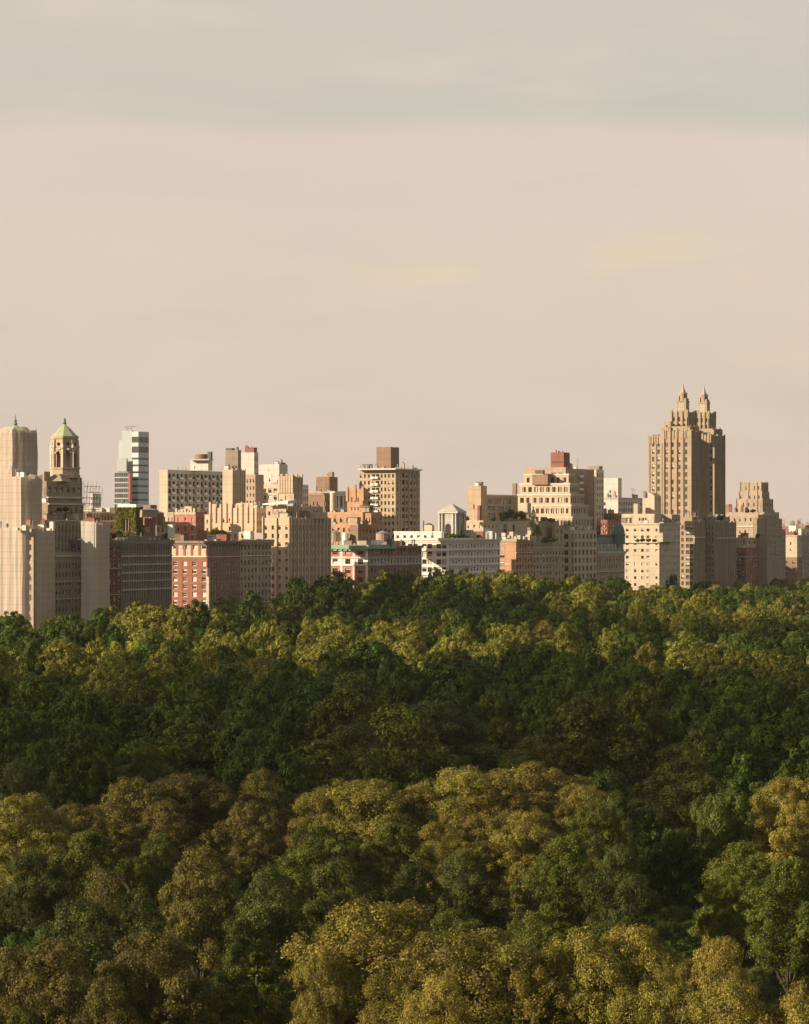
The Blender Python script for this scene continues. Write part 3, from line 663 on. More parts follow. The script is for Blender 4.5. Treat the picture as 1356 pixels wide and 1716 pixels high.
# ---- tall slab with the square rooftop box
b = bld('tall buff slab tower with columns of balconies and a brown rooftop box', 663, 1345)
m0 = b.mass('wall', 602, 663, 704, 787, mat='buff', S=spec(1, 2.95, .5, .55, 'x', top=1.2, zmin=40, cols=[(.05, .055), (.16, .05), (.27, .05), (.40, .09), (.51, .09), (.62, .05), (.72, .05), (.82, .05), (.93, .055)]), E=spec(1, 2.95, .5, .62, 'd', top=1.0, zmin=40, cols=[(.08, .05), (.31, .1), (.45, .1), (.63, .1), (.76, .1), (.92, .05)], bands=[]))
b.mass('roof_slab', 599, 663, 708, 784.5, 787.2, Y=1342, mat='palegrey', par=.3); b.mass('mechanical_box', 631, 655, 669, 749, 785, Y=1362, mat='brown', S=spec(1, 3, d=.3, cols=[(.42, .08)], rows=[(9.5, 1.0)], win='x'), par=.4)
m = MB()
for i in range(11):
    for q in (0.36, .47):
        zz = m0['z1'] - 4.1 - 2.95*i; u = m0['x0'] + (m0['x1']-m0['x0'])*(q+.02)
        bq = link('balcony', BAL, b.root, (u, m0['y0'], zz), (0, 0, -PI/2), (1, .5, 1))
for i in range(5):
    u = m0['y0'] + (m0['y1']-m0['y0'])*(.2 + .165*i); m.box(m0['x1']+.003, m0['x1']+.5, u-.3, u+.3, 20, m0['z1']-.3, M['buff'])
m.obj('rib', b.root)
for px, py in ((604, 779), (609, 781), (615, 779), (622, 780), (629, 781), (672, 780), (677, 779), (683, 781)): b.block('rail_post', px, py, 785, 1350, .5, .5, 'metal')
b.finish()

# ---- red and white block under a green cornice
b = bld('red and white striped block with a pale green copper cornice', 615)
L3 = dict(fh=3.3, wr=.4, hr=.6, win='d', top=.35)
m0 = b.mass('wall', 530, 615, 707, 948, mat='pinkred', matE='shade_umber', S=spec(4, 3.3, .42, .6, 'd', top=.4, zmin=16), E=spec(17, 3.3, .44, .6, 'd', top=.4, zmin=16), par=0)
b.mass('white_storey', 530, 615, 707, 933.5, 948.1, mat='white', matE='grey', S=spec(4, 3.3, .42, .62, 'd', top=.1, zmin=0, bands=[(.0, .35, .5, 'whitetrim'), (3.0, .35, .4, 'whitetrim')]), E=spec(17, 3.3, .4, .62, 'd', top=.1, zmin=0, bands=[(.0, .35, .5, 'grey'), (3.0, .35, .4, 'grey')]), par=0)  # park face greyed: shade put into the white storey's colour
mt = b.mass('upper_wall', 530, 615, 707, 916, 933.6, mat='pinkred', matE='shade_umber', S=spec(4, 3.9, .42, .55, 'd', top=.1, zmin=0), E=spec(17, 3.9, .42, .55, 'd', top=.1, zmin=0), par=.6)
m = MB(); x0, x1, y0, y1, z1 = mt['x0'], mt['x1'], mt['y0'], mt['y1'], mt['z1']; ym = y0 + (y1-y0)*.48
m.box(x0, x1+1.1, y0-1.1, y0-.004, z1-.9, z1+.7, M['greenpaint']); m.box(x1+.004, x1+1.1, y0-.004, ym, z1-.9, z1+.7, M['greenpaint']); m.box(x0, x1+.6, y0-.6, y0-.006, z1-1.7, z1-.903, M['greenpaint'])
for i in range(9): m.box(x0+i*2.2, x0+i*2.2+.5, y0-1.05, y0-.61, z1-1.5, z1-.904, M['greenpaint'])
m.obj('cornice', b.root); m = MB(); m.box(x1+.005, x1+.8, ym+.01, y1, z1-.7, z1+.2, M['brown']); m.obj('cornice', b.root)
m = MB()
for i in range(5): xx = x0 + (x1-x0)*i/4; m.box(xx-.5, xx+.5, y0-.14, y0-.005, 14, z1-1.75, M['white'])
m.obj('pilaster', b.root)
b.tank(641, 889, 915, 1216, 5.2); b.mass('bulkhead', 628, 648, 660, 908, 917, Y=1213, mat='sooty'); b.block('air_handler', 630, 905, 914, 1208, 3, 3, 'whitetrim'); b.block('vent_pipe', 653, 902, 915, 1212, 1.4, 1.4, 'darkmetal')
b.finish()

# ---- white block with the roof pavilion
b = bld('broad white terracotta block with a temple-like pavilion on its roof', 752)
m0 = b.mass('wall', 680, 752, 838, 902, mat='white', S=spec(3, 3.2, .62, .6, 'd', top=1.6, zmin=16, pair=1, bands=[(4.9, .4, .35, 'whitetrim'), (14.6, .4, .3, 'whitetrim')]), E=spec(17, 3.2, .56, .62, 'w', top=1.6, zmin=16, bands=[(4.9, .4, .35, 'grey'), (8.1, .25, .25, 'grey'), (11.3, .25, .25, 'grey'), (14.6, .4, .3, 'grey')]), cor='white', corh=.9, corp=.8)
b.mass('penthouse', 661, 742, 748, 891, 906, Y=1285, mat='white', S=spec(7, 2.7, .4, .5, 'd', top=.8, zmin=0, skip=.2), cor='white', corh=.4, corp=.3)
b.mass('roof_hut', 711, 724, 728, 880, 892, Y=1294, mat='cream', par=.1); b.block('hut_roof', 719, 876.5, 880.2, 1297, 6, 5, 'roof', 4, ((.75, 0), (.2, 1)), PI/4); b.block('flue', 710, 872, 892, 1297, .6, .6, 'darkmetal', 6)
PY = 1284
pv = b.mass('pavilion', 736, 766, 779, 860, 903, Y=PY, mat='grey', par=.1, S=None, E=None)
x0, x1, y0, y1, z0, z1 = (pv[k] for k in ('x0','x1','y0','y1','z0','z1'))
m = MB(); m.box(x0-.6, x1+.6, y0-.6, y1+.6, z1+.003, z1+.6, M['palegrey']); cxp, cyp = (x0+x1)/2, (y0+y1)/2; zr = z1 + .61
for p, q in (((x0-.7,y0-.7),(x1+.7,y0-.7)), ((x1+.7,y0-.7),(x1+.7,y1+.7)), ((x1+.7,y1+.7),(x0-.7,y1+.7)), ((x0-.7,y1+.7),(x0-.7,y0-.7))): m.poly([(*p, zr), (*q, zr), (cxp, cyp, zr+3.5)], M['grey'])
m.obj('pyramid_roof', b.root)
def arch(mm, c, w, h, z0, n, face, mat):       # face 'S' or 'E': dark arched opening with a raised surround
    pts = [(-w/2, 0), (w/2, 0), (w/2, h-w/2)] + [(w/2*math.cos(PI*i/8), h-w/2+w/2*math.sin(PI*i/8)) for i in range(1, 9)]
    mm.poly([((c+u, n-.03, z0+v) if face == 'S' else (n+.03, c+u, z0+v)) for u, v in pts], mat)
m = MB(); arch(m, x0+(x1-x0)*.5, 2.7, 6.3, z0, y0, 'S', M['glass']); arch(m, y0+(y1-y0)*.5, 2.4, 6.3, z0, x1, 'E', M['glass']); m.obj('arched_opening', b.root)
m = MB()
for q in (0.04, .2, .8, .96): u = x0+(x1-x0)*q; m.lathe(u, y0-.45, [(.4, z0), (.34, z1-.6), (.5, z1-.2)], 10, M['palegrey'])
for q in (.2, .8, .96): u = y0+(y1-y0)*q; m.lathe(x1+.45, u, [(.4, z0), (.34, z1-.6), (.5, z1-.2)], 10, M['palegrey'])
m.obj('column', b.root)
for px, py, w_ in ((786, 888, 3), (793, 893, 2.2), (816, 884, 3.4), (822, 890, 3), (829, 893, 2.5)): b.block('air_handler', px, py, 903, 1290, w_, w_, 'palegrey', 10 if px == 816 else 0, ((1,0),(1,.5),(.5,1)))
b.finish()

# ---- tan group behind the white block
b = bld('blank tan stair tower with a low window-banded wing and a chimney', 806, 1420)
b.mass('wall', 783, 806, 816, 814, mat='buff', S=spec(1, 3, d=.4, cols=[(.5, .1)], rows=[(8.5, 2.2)], win='x')); b.mass('wing', 812, 816, 873, 829, Y=1428, mat='tan', E=spec(1, 3.2, win='wide', zmin=38, cols=[(.14, .22), (.38, .22), (.62, .16), (.88, .18)], hr=.62, top=1.4), cor='palegrey', corh=.5, corp=.4)
b.block('chimney', 863, 810, 830, 1440, 1.8, 1.8, 'brown'); b.mass('terrace', 780, 810, 836, 872, Y=1345, mat='peach', S=spec(3, 3, .3, .5), E=spec(4, 3, .3, .5)); b.mass('chimney', 800, 804, 807.5, 847, Y=1352, mat='brownred', par=.3); b.finish(40)
b = bld('cream rooftop terrace house with a planted garden on top', 888, 1372)
b.mass('wall', 834, 888, 898, 873, mat='cream', S=spec(1, 3, d=.8, cols=[(.24, .1), (.5, .06)], rows=[(1.6, 4.0)], win='x')); b.mass('upper_wall', 872, 884, 890, 843, Y=1380, mat='cream', yb=874); b.block('water_tank', 847, 857, 873, 1380, 2.4, 2.4, 'tan', 10); b.block('planter', 862, 870, 873.5, 1376, 11, 2, 'brown'); b.finish(20)
b = bld('slim orange brick block with a single column of windows', 865)
b.mass('wall', 815, 865, 893, 904, mat='orange', S=spec(1, 3.35, hr=.52, win='d', top=2.0, zmin=16, cols=[(.2, .12), (.52, .2)], bands=[(10.5, .3, .2, 'trim')]), E=spec(6, 2.95, .5, .62, 'd', top=1.5, zmin=16, bands=[(5.5, .3, .25, 'trim')]), cor='buff', corh=.7)
for px, py in ((845, 893), (852, 897), (858, 891), (870, 897), (879, 899), (886, 896)): b.block('air_handler', px, py, 905, 1340, 1.8, 1.8, 'palegrey' if px % 2 else 'cream')
b.finish()
b = bld('shaded tan block with deep rooftop setbacks and terrace planting', 893)
m0 = b.mass('wall', 880, 893.3, 946, 910, mat='tan', E=spec(10, 2.9, .42, .6, 'd', top=3.2, zmin=16, bands=[(2.0, .3, .3, 'trim'), (5.6, .35, .35, 'trim')]), cor='tan')
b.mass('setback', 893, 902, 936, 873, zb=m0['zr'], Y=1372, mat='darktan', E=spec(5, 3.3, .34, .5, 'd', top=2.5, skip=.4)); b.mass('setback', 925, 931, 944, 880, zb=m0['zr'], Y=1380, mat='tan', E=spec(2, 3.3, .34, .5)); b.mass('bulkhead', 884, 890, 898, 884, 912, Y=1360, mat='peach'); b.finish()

# ---- the terraced ziggurat and its tall neighbour
b = bld('peach terraced tower stepping down in tiers of big framed windows', 962)
q = dict(fh=3.6, wr=.62, hr=.62, win='wide', top=1.0)
t0 = b.mass('wall', 938, 962, 1000, 888, mat='peach', S=spec(1, 3.6, hr=.62, win='wide', top=1.2, zmin=16, cols=[(.4, .42), (.9, .12)]), E=spec(6, 3.6, .56, .62, 'wide', top=1.2, zmin=16))
prev = t0
for xl, xc, xr, yt, Y_, n, ne in ((918, 959, 993, 866, 1404, 4, 5), (895, 957, 986, 846, 1409, 5, 5), (868, 956, 978, 828, 1414, 6, 4), (872, 955, 970, 810, 1419, 6, 3), (879, 953, 962, 794, 1424, 5, 2)):
    prev = b.mass('tier', xl, xc, xr, yt, yb=yt+40, Y=Y_, mat='peach', S=spec(n+2, 3.9, .6, .6, 'wide', top=.8, zmin=0, side=.5), E=spec(ne+2, 3.9, .56, .6, 'wide', top=.8, zmin=0), cor='trim', corh=.5, corp=.35)
b.mass('penthouse', 879, 948, 958, 783, 800, Y=1432, mat='tan', S=spec(1, 4, d=.4, cols=[(.72, .12), (.9, .14)], rows=[(2.5, 2.6)], win='wide')); b.mass('bulkhead', 892, 918, 924, 795, 812, Y=1422, mat='brown', par=.3); b.mass('water_tank_house', 923, 945, 955, 758, 785, Y=1440, mat='brownred', S=spec(1, 3, d=.2, cols=[(.5, .8)], rows=[(4.3, .5)], win='strip'), par=.5)
b.block('vent_pipe', 930, 754, 760, 1445, 1.4, 1.4, 'metal'); b.block('vent_pipe', 940, 755.5, 760, 1446, 2, 1.4, 'metal'); b.block('cooling_unit', 905, 788, 794, 1426, 4, 2, 'darkmetal'); b.finish()
b = bld('plain tan slab tower with white stacked balconies behind the terraced tower', 956, 1570)
m0 = b.mass('wall', 940, 956, 999, 785, mat='darktan', E=spec(1, 3.3, hr=.6, win='d', top=1.6, zmin=40, cols=[(.36, .2), (.9, .06)])); b.mass('wall', 996, 999.5, 1012, 787, Y=1582, mat='palegrey', E=spec(3, 3.3, .45, .6, 'd', zmin=40))
for i in range(9):
    u = m0['y0'] + (m0['y1']-m0['y0'])*.36; link('balcony', BAL, b.root, (m0['x1'], u, m0['z1']-4.5-3.3*i), (0, 0, 0), (1.3, 1.5, 1.1))
b.block('bulkhead', 998, 781, 787, 1592, 6, 5, 'darktan'); b.finish(50)
b = bld('pale stair tower over a long dark-windowed block behind the green mansard', 1036, 1660)
b.mass('wall', 1004, 1036, 1080, 834, mat='palegrey', S=spec(1, 3.4, hr=.5, win='wide', zmin=40, top=1.6, cols=[(.2, .3)]), E=spec(11, 3.3, .66, .6, 'x', top=1.5, zmin=40), cor='grey', corh=.5, corp=.3); b.mass('stair_tower', 1012, 1036, 1042, 801, 836, Y=1675, mat='palegrey', S=spec(1, 3, d=.4, cols=[(.45, .1)], rows=[(6.5, 1.8)], win='x')); b.finish(60)

# ---- green mansard
b = bld('block with a dark green mansard roof, dormers and a corner dome', 1000)
m0 = b.mass('wall', 985, 1000, 1047, 925, mat='tan', E=spec(12, 3.0, .42, .66, 'd', top=2.4, zmin=16, bands=[(1.4, .4, .4, 'trim'), (9, .3, .3, 'trim')]), S=spec(4, 3.0), cor='palegrey', corh=.7, corp=.9, par=.1)
x0, x1, y0, y1, z1 = (m0[k] for k in ('x0','x1','y0','y1','z1')); zt = wz(896, m0['Y']); s_ = 2.6; m = MB()
A = [(x0,y0),(x1,y0),(x1,y1),(x0,y1)]; B_ = [(x0+s_,y0+s_),(x1-s_,y0+s_),(x1-s_,y1-s_),(x0+s_,y1-s_)]
for i in range(4): j = (i+1) % 4; m.poly([(*A[i], z1+.01), (*A[j], z1+.01), (*B_[j], zt), (*B_[i], zt)], M['darkcopper'])
m.poly([(*p, zt) for p in B_], M['darkcopper']); m.obj('mansard_roof', b.root)
for i in range(8):
    u = y0 + (y1-y0)*(i+.6)/8; d_ = MB(); d_.box(x1-2.4, x1-.15, u-.75, u+.75, z1+.9, z1+3.4, M['trim']); d_.poly([(x1-.14, u-.45, z1+1.2), (x1-.14, u+.45, z1+1.2), (x1-.14, u+.45, z1+2.9), (x1-.14, u-.45, z1+2.9)], M['glass'])
    d_.lathe(x1-1.3, u, [(1.3, z1+3.41), (.1, z1+4.3)], 4, M['darkcopper'], PI/4); d_.obj('dormer', b.root)
x, y = b.loc(wx(1037, 1448), 1448); zb_ = wz(898, 1448); zt = wz(874, 1448); hh = zt - zb_
m = MB(); m.lathe(x, y, [(3.0, zb_-4), (3.0, zb_+.4), (3.3, zb_+.41), (3.3, zb_+.9), (2.9, zb_+1.0), (2.75, zb_+hh*.35), (2.3, zb_+hh*.6), (1.5, zb_+hh*.82), (.55, zt), (.55, zt+.8), (.75, zt+.9), (.4, zt+1.6), (.08, zt+3.4)], 16, M['darkcopper']); m.obj('dome', b.root); b.finish()
b = bld('reddish brick rear block showing above the green mansard', 1018, 1575)
b.mass('wall', 1006, 1018, 1050, 871, mat='brownred', S=spec(3, 3.2), E=spec(8, 3.2, .5, .55, 'w', top=1, zmin=42)); b.mass('wall', 1010, 1030, 1056, 860, Y=1595, mat='brown', S=spec(4, 3.2), E=spec(8, 3.2, .5, .55, 'd', top=1, zmin=42)); b.finish(40)

# ---- cream block with small windows
b = bld('plain cream block with few small windows and gabled rooftop stacks', 1105)
m0 = b.mass('wall', 1038, 1105, 1140, 877, mat='cream', S=spec(1, 3.3, hr=.42, win='d', top=1.6, zmin=16, cols=[(.2, .07), (.4, .06), (.58, .07), (.72, .07), (.93, .05)], skip=.12), E=spec(9, 3.3, .4, .5, 'w', top=1.6, zmin=16, skip=.1), cor='cream', corh=.5, corp=.4)
m = MB(); m.box(m0['x0'], m0['x1']+.5, m0['y0']-.8, m0['y0']-.004, wz(910, 1499), wz(908.5, 1499), M['cream']); m.obj('terrace_ledge', b.root)
b.mass('penthouse', 1042, 1097, 1112, 861, 879, Y=1512, mat='cream', S=spec(1, 3, d=.4, cols=[(.25, .05), (.55, .05), (.66, .05), (.74, .05)], rows=[(2.0, 1.4)], win='x'), par=.5); b.mass('stack', 1062, 1069, 1073, 844, 863, Y=1524, mat='cream', par=.3); st = b.mass('stack', 1077, 1097, 1108, 831, 863, Y=1528, mat='cream', par=0)
x0, x1, y0, y1, z1 = (st[k] for k in ('x0','x1','y0','y1','z1')); m = MB(); g = [(x0, z1+.003), (x1, z1+.003), (x1-(x1-x0)*.3, z1+1.4), (x0+(x1-x0)*.35, z1+1.4)]
m.poly([(u, y0, v) for u, v in g], M['cream']); m.poly([(g[1][0], y0, g[1][1]), (g[1][0], y1, g[1][1]), (g[2][0], y1, g[2][1]), (g[2][0], y0, g[2][1])], M['cream']); m.poly([(g[2][0], y0, g[2][1]), (g[2][0], y1, g[2][1]), (g[3][0], y1, g[3][1]), (g[3][0], y0, g[3][1])], M['roof']); m.obj('gable', b.root)
b.block('chimney', 1080.5, 823, 833, 1530, 1.4, 1.4, 'sooty'); b.mass('penthouse', 1108, 1126, 1140, 862, 880, Y=1520, mat='tan', S=spec(3, 3, .4, .5), E=spec(4, 3, .4, .6)); b.mass('terrace', 1100, 1111, 1130, 893, 908, Y=1497, mat='cream'); b.finish()

# ---- the twin-spired tower
b = bld('tall twin-spired art deco apartment tower, the highest on the skyline', 1162)
EB = spec(6, 3.1, .48, .72, 'w', top=1.6, zmin=16, piers=1, pd=.7, bands=[(8.0, .4, .9, 'trim')])
m0 = b.mass('wall', 1134, 1162, 1179, 873, mat='eldbrick', matE='eldshade', S=spec(1, 3.1, hr=.62, win='x', top=1.6, zmin=16, cols=[(.14, .14), (.36, .14), (.66, .2), (.88, .2)]), E=EB)
m1 = b.mass('wall', 1176, 1197, 1232, 875, Y=row(1197), mat='eldbrick', matE='eldshade', S=spec(4, 3.1, .4, .6, 'x', zmin=16), E=dict(EB, n=12))
b.mass('court_wall', 1130, 1150, 1188, 876, Y=1566, mat='eldbrick', matE='eldshade', E=spec(8, 3.1, .44, .62, 'x', zmin=16))
b.mass('setback', 1140, 1159, 1176, 866, zb=m0['zr'], Y=1551, mat='eldbrick', matE='eldshade', E=spec(5, 3.1, .44, .6, 'd', top=.6, piers=1), S=spec(3, 3.1))
b.mass('setback', 1182, 1195, 1222, 866, zb=m1['zr'], Y=1582, mat='eldbrick', matE='eldshade', E=spec(8, 3.1, .44, .6, 'd', top=.6, piers=1), S=spec(3, 3.1))
sh = dict(hr=.6, win='x', zmin=50, fh=3.75)
tA = b.mass('tower_wall', 1087.5, 1117, 1120, 731, Y=1566, mat='eldbrick', matE='eldshade', S=spec(1, top=2.2, cols=[(.25, .13), (.56, .13)], skip=.05, **sh), cor='eldbrick', corh=.4, corp=.25)
tB = b.mass('tower_wall', 1112, 1158.5, 1173, 722, Y=1560, mat='eldbrick', matE='eldshade', S=spec(1, top=5, cols=[(.12, .08), (.34, .07), (.58, .07), (.82, .08)], skip=.08, **sh), E=spec(6, 3.2, .5, .86, 'x', top=2.5, zmin=50, piers=1, pd=.8))
tb2 = b.mass('tower_setback', 1112, 1124, 1128, 706, 732, Y=1570, mat='eldbrick', par=.3, S=spec(1, 3, .2, .5)); b.mass('tower_setback', 1108, 1120, 1126, 716, 733, Y=1566, mat='eldbrick', par=.3)
tC = b.mass('tower_setback', 1118, 1157, 1171, 714, 724, Y=1566, mat='eldbrick', matE='eldshade', S=spec(4, 3, .3, .6, 'x', top=.3), E=spec(4, 3, .3, .6, 'd', top=.3, piers=1), par=.4)
tD = b.mass('tower_crown', 1125.5, 1152, 1166, 690, 723, Y=1574, mat='eldbrick', matE='eldshade', S=spec(3, 3.4, .3, .62, 'x', top=2.0, piers=1, pd=.6), E=spec(3, 3.4, .3, .62, 'd', top=2.0, piers=1, pd=.6))
tE = b.mass('tower_wall', 1160, 1195, 1213.5, 729, Y=1596, mat='eldbrick', matE='eldshade', S=spec(1, top=3, cols=[(.9, .1)], **sh), E=spec(6, 3.2, .5, .86, 'x', top=3, zmin=50, piers=1, pd=.8))
b.mass('tower_setback', 1168, 1193, 1210, 718, 731, Y=1602, mat='eldbrick', matE='eldshade', E=spec(5, 3, .35, .6, 'd', top=.4, piers=1), S=spec(3, 3, .3, .6), par=.4)
tF = b.mass('tower_crown', 1166, 1188, 1198.5, 692, 730, Y=1610, mat='eldbrick', matE='eldshade', S=spec(3, 3.4, .3, .62, 'x', top=2.0, piers=1, pd=.6), E=spec(3, 3.4, .3, .62, 'd', top=2.0, piers=1, pd=.6))
b.mass('link_wall', 1128, 1144, 1187, 724, Y=1590, mat='eldbrick', matE='eldshade', E=spec(6, 3.2, .5, .86, 'x', top=2, zmin=50, piers=1, pd=.8))
m = MB()
for q in (.01, .24, .47, .70, .93, .99):
    u = tB['x0'] + (tB['x1']-tB['x0'])*q; m.box(u-.45, u+.45, tB['y0']-.6, tB['y0']-.004, 50, tB['z1']+(1.6 if .1 < q < .95 else .5), M['eldbrick'])
for q in (.02, .40, .72, .98):
    u = tA['x0'] + (tA['x1']-tA['x0'])*q; m.box(u-.35, u+.35, tA['y0']-.35, tA['y0']-.004, 50, tA['z1']+.6, M['eldbrick'])
m.obj('pier', b.root)
def spire(px, y0_, y1_, y2_, y3_, Y_):
    x, y = b.loc(wx(px, Y_), Y_); z = [wz(v, Y_) for v in (y0_, y1_, y2_, y3_)]
    m = MB(); m.lathe(x, y, [(3.5, z[0]), (3.4, z[1]-.6), (3.7, z[1]-.59), (3.7, z[1])], 4, M['eldbrick'], PI/4)
    for k in range(4):
        a = PI/4 + k*PI/2; m.box(x+2.55*math.cos(a)-.45, x+2.55*math.cos(a)+.45, y+2.55*math.sin(a)-.45, y+2.55*math.sin(a)+.45, z[0]+1, z[1]+1.4, M['eldbrick'])
    for k in range(5): m.box(x-1.4, x+1.4, y-2.62, y-2.5, z[0]+1.0+k*.8, z[0]+1.35+k*.8, M['trim'])
    o = m.obj('spire_base', b.root); hh = z[2] - z[1]
    m = MB(); m.lathe(x, y, [(2.1, z[1]+.003), (2.0, z[1]+hh*.7), (2.3, z[1]+hh*.72), (2.2, z[1]+hh*.85), (1.5, z[1]+hh*.86), (1.4, z[2])], 8, M['eldbrick'], PI/8)
    for k in range(4):
        a = k*PI/2; m.box(x+1.6*math.cos(a)-.35, x+1.6*math.cos(a)+.35, y+1.6*math.sin(a)-.35, y+1.6*math.sin(a)+.35, z[1]+.003, z[1]+hh*.68, M['eldbrick'])
    for k in range(4):
        a = PI/4*0 - PI/2 + k*PI/2 + PI/4; m.poly([(x+2.13*math.cos(a)-.4*math.sin(a)*s, y+2.13*math.sin(a)+.4*math.cos(a)*s, z[1]+v) for s, v in ((-1, .5), (1, .5), (1, hh*.55), (-1, hh*.55))], M['glass'])
    m.obj('spire_lantern', o); m = MB(); m.lathe(x, y, [(1.15, z[2]+.003), (.95, z[2]+.8), (.6, z[2]+1.7), (.09, z[3])], 8, M['metal'], PI/8); m.obj('spire', o)
spire(1145, 691, 672, 656, 643, 1580); spire(1180, 693, 674, 659, 646, 1615)
m = MB()
for t in (tA, tB, tE):         # parapet fins
    for i in range(7):
        u = t['x0'] + (t['x1']-t['x0'])*(i+.5)/7; m.box(u-.4, u+.4, t['y0']-.35, t['y0']+.4, t['z1']-4, t['z1']+(.9 if i % 2 else .4), M['eldbrick'])
for t in (tD, tF):
    for i in range(4):
        for j in (0, 1): u = t['x0'] + (t['x1']-t['x0'])*i/3; v = (t['y0'], t['y1'])[j]; m.box(u-.5, u+.5, v-.5, v+.5, t['z1']-3, t['z1']+(1.1 if i in (0, 3) else .5), M['eldbrick'])
m.obj('fin', b.root); b.mass('bulkhead', 1092, 1100, 1110, 728, 733, Y=1580, mat='sooty', par=.2); b.finish()

# ---- stepped block and the end of the row
b = bld('tan block rising in stepped tiers to a blunt crown beyond the twin-spired tower', 1281, 1655)
m0 = b.mass('wall', 1218, 1281, 1306, 858, mat='tan', S=spec(7, 3.3, .3, .55, 'd', top=2.4, zmin=38, skip=.3, bands=[(7.6, .5, .5, 'trim')]), E=spec(6, 3.3, .4, .6, 'd', zmin=38))
for xl, xc, xr, yt, dy in ((1233, 1277, 1295, 836, 6), (1238, 1276, 1288.5, 824, 10), (1240, 1275, 1287, 808, 14)): b.mass('tier', xl, xc, xr, yt, yb=yt+24, dY=dy, mat='tan', S=spec(5, 3.3, .26, .6, 'd', top=1.4, zmin=0, piers=2, skip=.35), E=spec(3, 3.3, .34, .6, 'd', top=1.4, zmin=0, piers=1))
b.mass('chimney', 1216, 1222, 1227, 845, 862, Y=1668, mat='brown', par=.3); b.mass('wing', 1262, 1286, 1311, 869, Y=1640, mat='darktan', E=spec(7, 3.2, .4, .6, 'w', top=1.5, zmin=38)); b.finish(80)
b = bld('red brick block trimmed in tan with a shaded grey-brown flank', 1250)
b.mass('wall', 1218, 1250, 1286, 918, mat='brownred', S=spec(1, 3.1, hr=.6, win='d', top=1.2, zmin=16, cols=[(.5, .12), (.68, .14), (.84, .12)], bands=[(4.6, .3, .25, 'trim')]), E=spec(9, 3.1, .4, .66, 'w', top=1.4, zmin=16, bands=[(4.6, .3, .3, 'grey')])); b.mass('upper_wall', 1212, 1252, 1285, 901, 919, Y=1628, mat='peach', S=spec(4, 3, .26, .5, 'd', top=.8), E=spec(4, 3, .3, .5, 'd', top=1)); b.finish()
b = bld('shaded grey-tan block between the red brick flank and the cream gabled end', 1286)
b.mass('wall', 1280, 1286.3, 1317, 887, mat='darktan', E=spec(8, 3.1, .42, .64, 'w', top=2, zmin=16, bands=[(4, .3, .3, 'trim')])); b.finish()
b = bld('narrow cream block with an arched top over a brick lower wall', 1336)
m0 = b.mass('wall', 1312, 1336, 1344, 934, mat='brown', S=spec(2, 3.2, .3, .5, 'd', zmin=16), E=spec(2, 3.2, .4, .6, 'w', zmin=16), par=0); b.mass('upper_wall', 1312, 1336, 1344, 897, 934.1, mat='cream', S=spec(1, 3.2, hr=.5, win='x', top=3, zmin=0, cols=[(.55, .1)]), E=spec(2, 3.2, .4, .6, 'w', zmin=0), cor='cream', corh=.5, corp=.4)
b.block('gable', 1328, 889, 897.3, 1712, 6, 3, 'cream', 4, ((1, 0), (.35, 1)), PI/4); b.finish(40)
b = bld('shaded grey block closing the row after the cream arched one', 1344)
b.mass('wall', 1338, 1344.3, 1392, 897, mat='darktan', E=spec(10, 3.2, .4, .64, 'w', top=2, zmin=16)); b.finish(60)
b = bld('distant mixed brick rooftops behind the end of the row', 1326, 1790)
b.mass('wall', 1300, 1326, 1334, 882, mat='brownred', S=spec(4, 3.2), E=spec(3, 3.2)); b.mass('wall', 1322, 1334, 1340, 881, Y=1780, mat='white'); b.mass('wall', 1338, 1343, 1400, 886, Y=1775, mat='palegrey', E=spec(8, 3.2, .4, .5)); b.mass('wall', 1332, 1350, 1400, 880, Y=1800, mat='brown', E=spec(8, 3.2, .4, .5)); b.finish(30)
# ================================================================== foliage
def leaves_mesh(name, C, Nn, size, mat, rng, aspect=.6, up=0.0):
    """one small rhombic leaf per point C, facing roughly along Nn"""
    n = len(C); Nn = Nn / np.maximum(np.linalg.norm(Nn, axis=1, keepdims=True), 1e-6)
    r = rng.normal(size=(n, 3)); a = np.cross(Nn, r); a /= np.maximum(np.linalg.norm(a, axis=1, keepdims=True), 1e-6); b = np.cross(Nn, a)
    s = (size * rng.uniform(.6, 1.35, n))[:, None]
    V = np.empty((n, 4, 3)); V[:, 0] = C - a*s*.5; V[:, 1] = C + b*s*aspect*.5 + Nn*s*.08; V[:, 2] = C + a*s*.5; V[:, 3] = C - b*s*aspect*.5 + Nn*s*.08
    me = bpy.data.meshes.new(name); me.vertices.add(n*4); me.loops.add(n*4); me.polygons.add(n)
    me.vertices.foreach_set('co', V.reshape(-1).astype(np.float32)); me.loops.foreach_set('vertex_index', np.arange(n*4, dtype=np.int32))
    me.polygons.foreach_set('loop_start', np.arange(0, n*4, 4, dtype=np.int32)); me.update(calc_edges=True)
    me.materials.append(mat); return me

def unit(n, rng):
    v = rng.normal(size=(n, 3)); return v / np.linalg.norm(v, axis=1, keepdims=True)

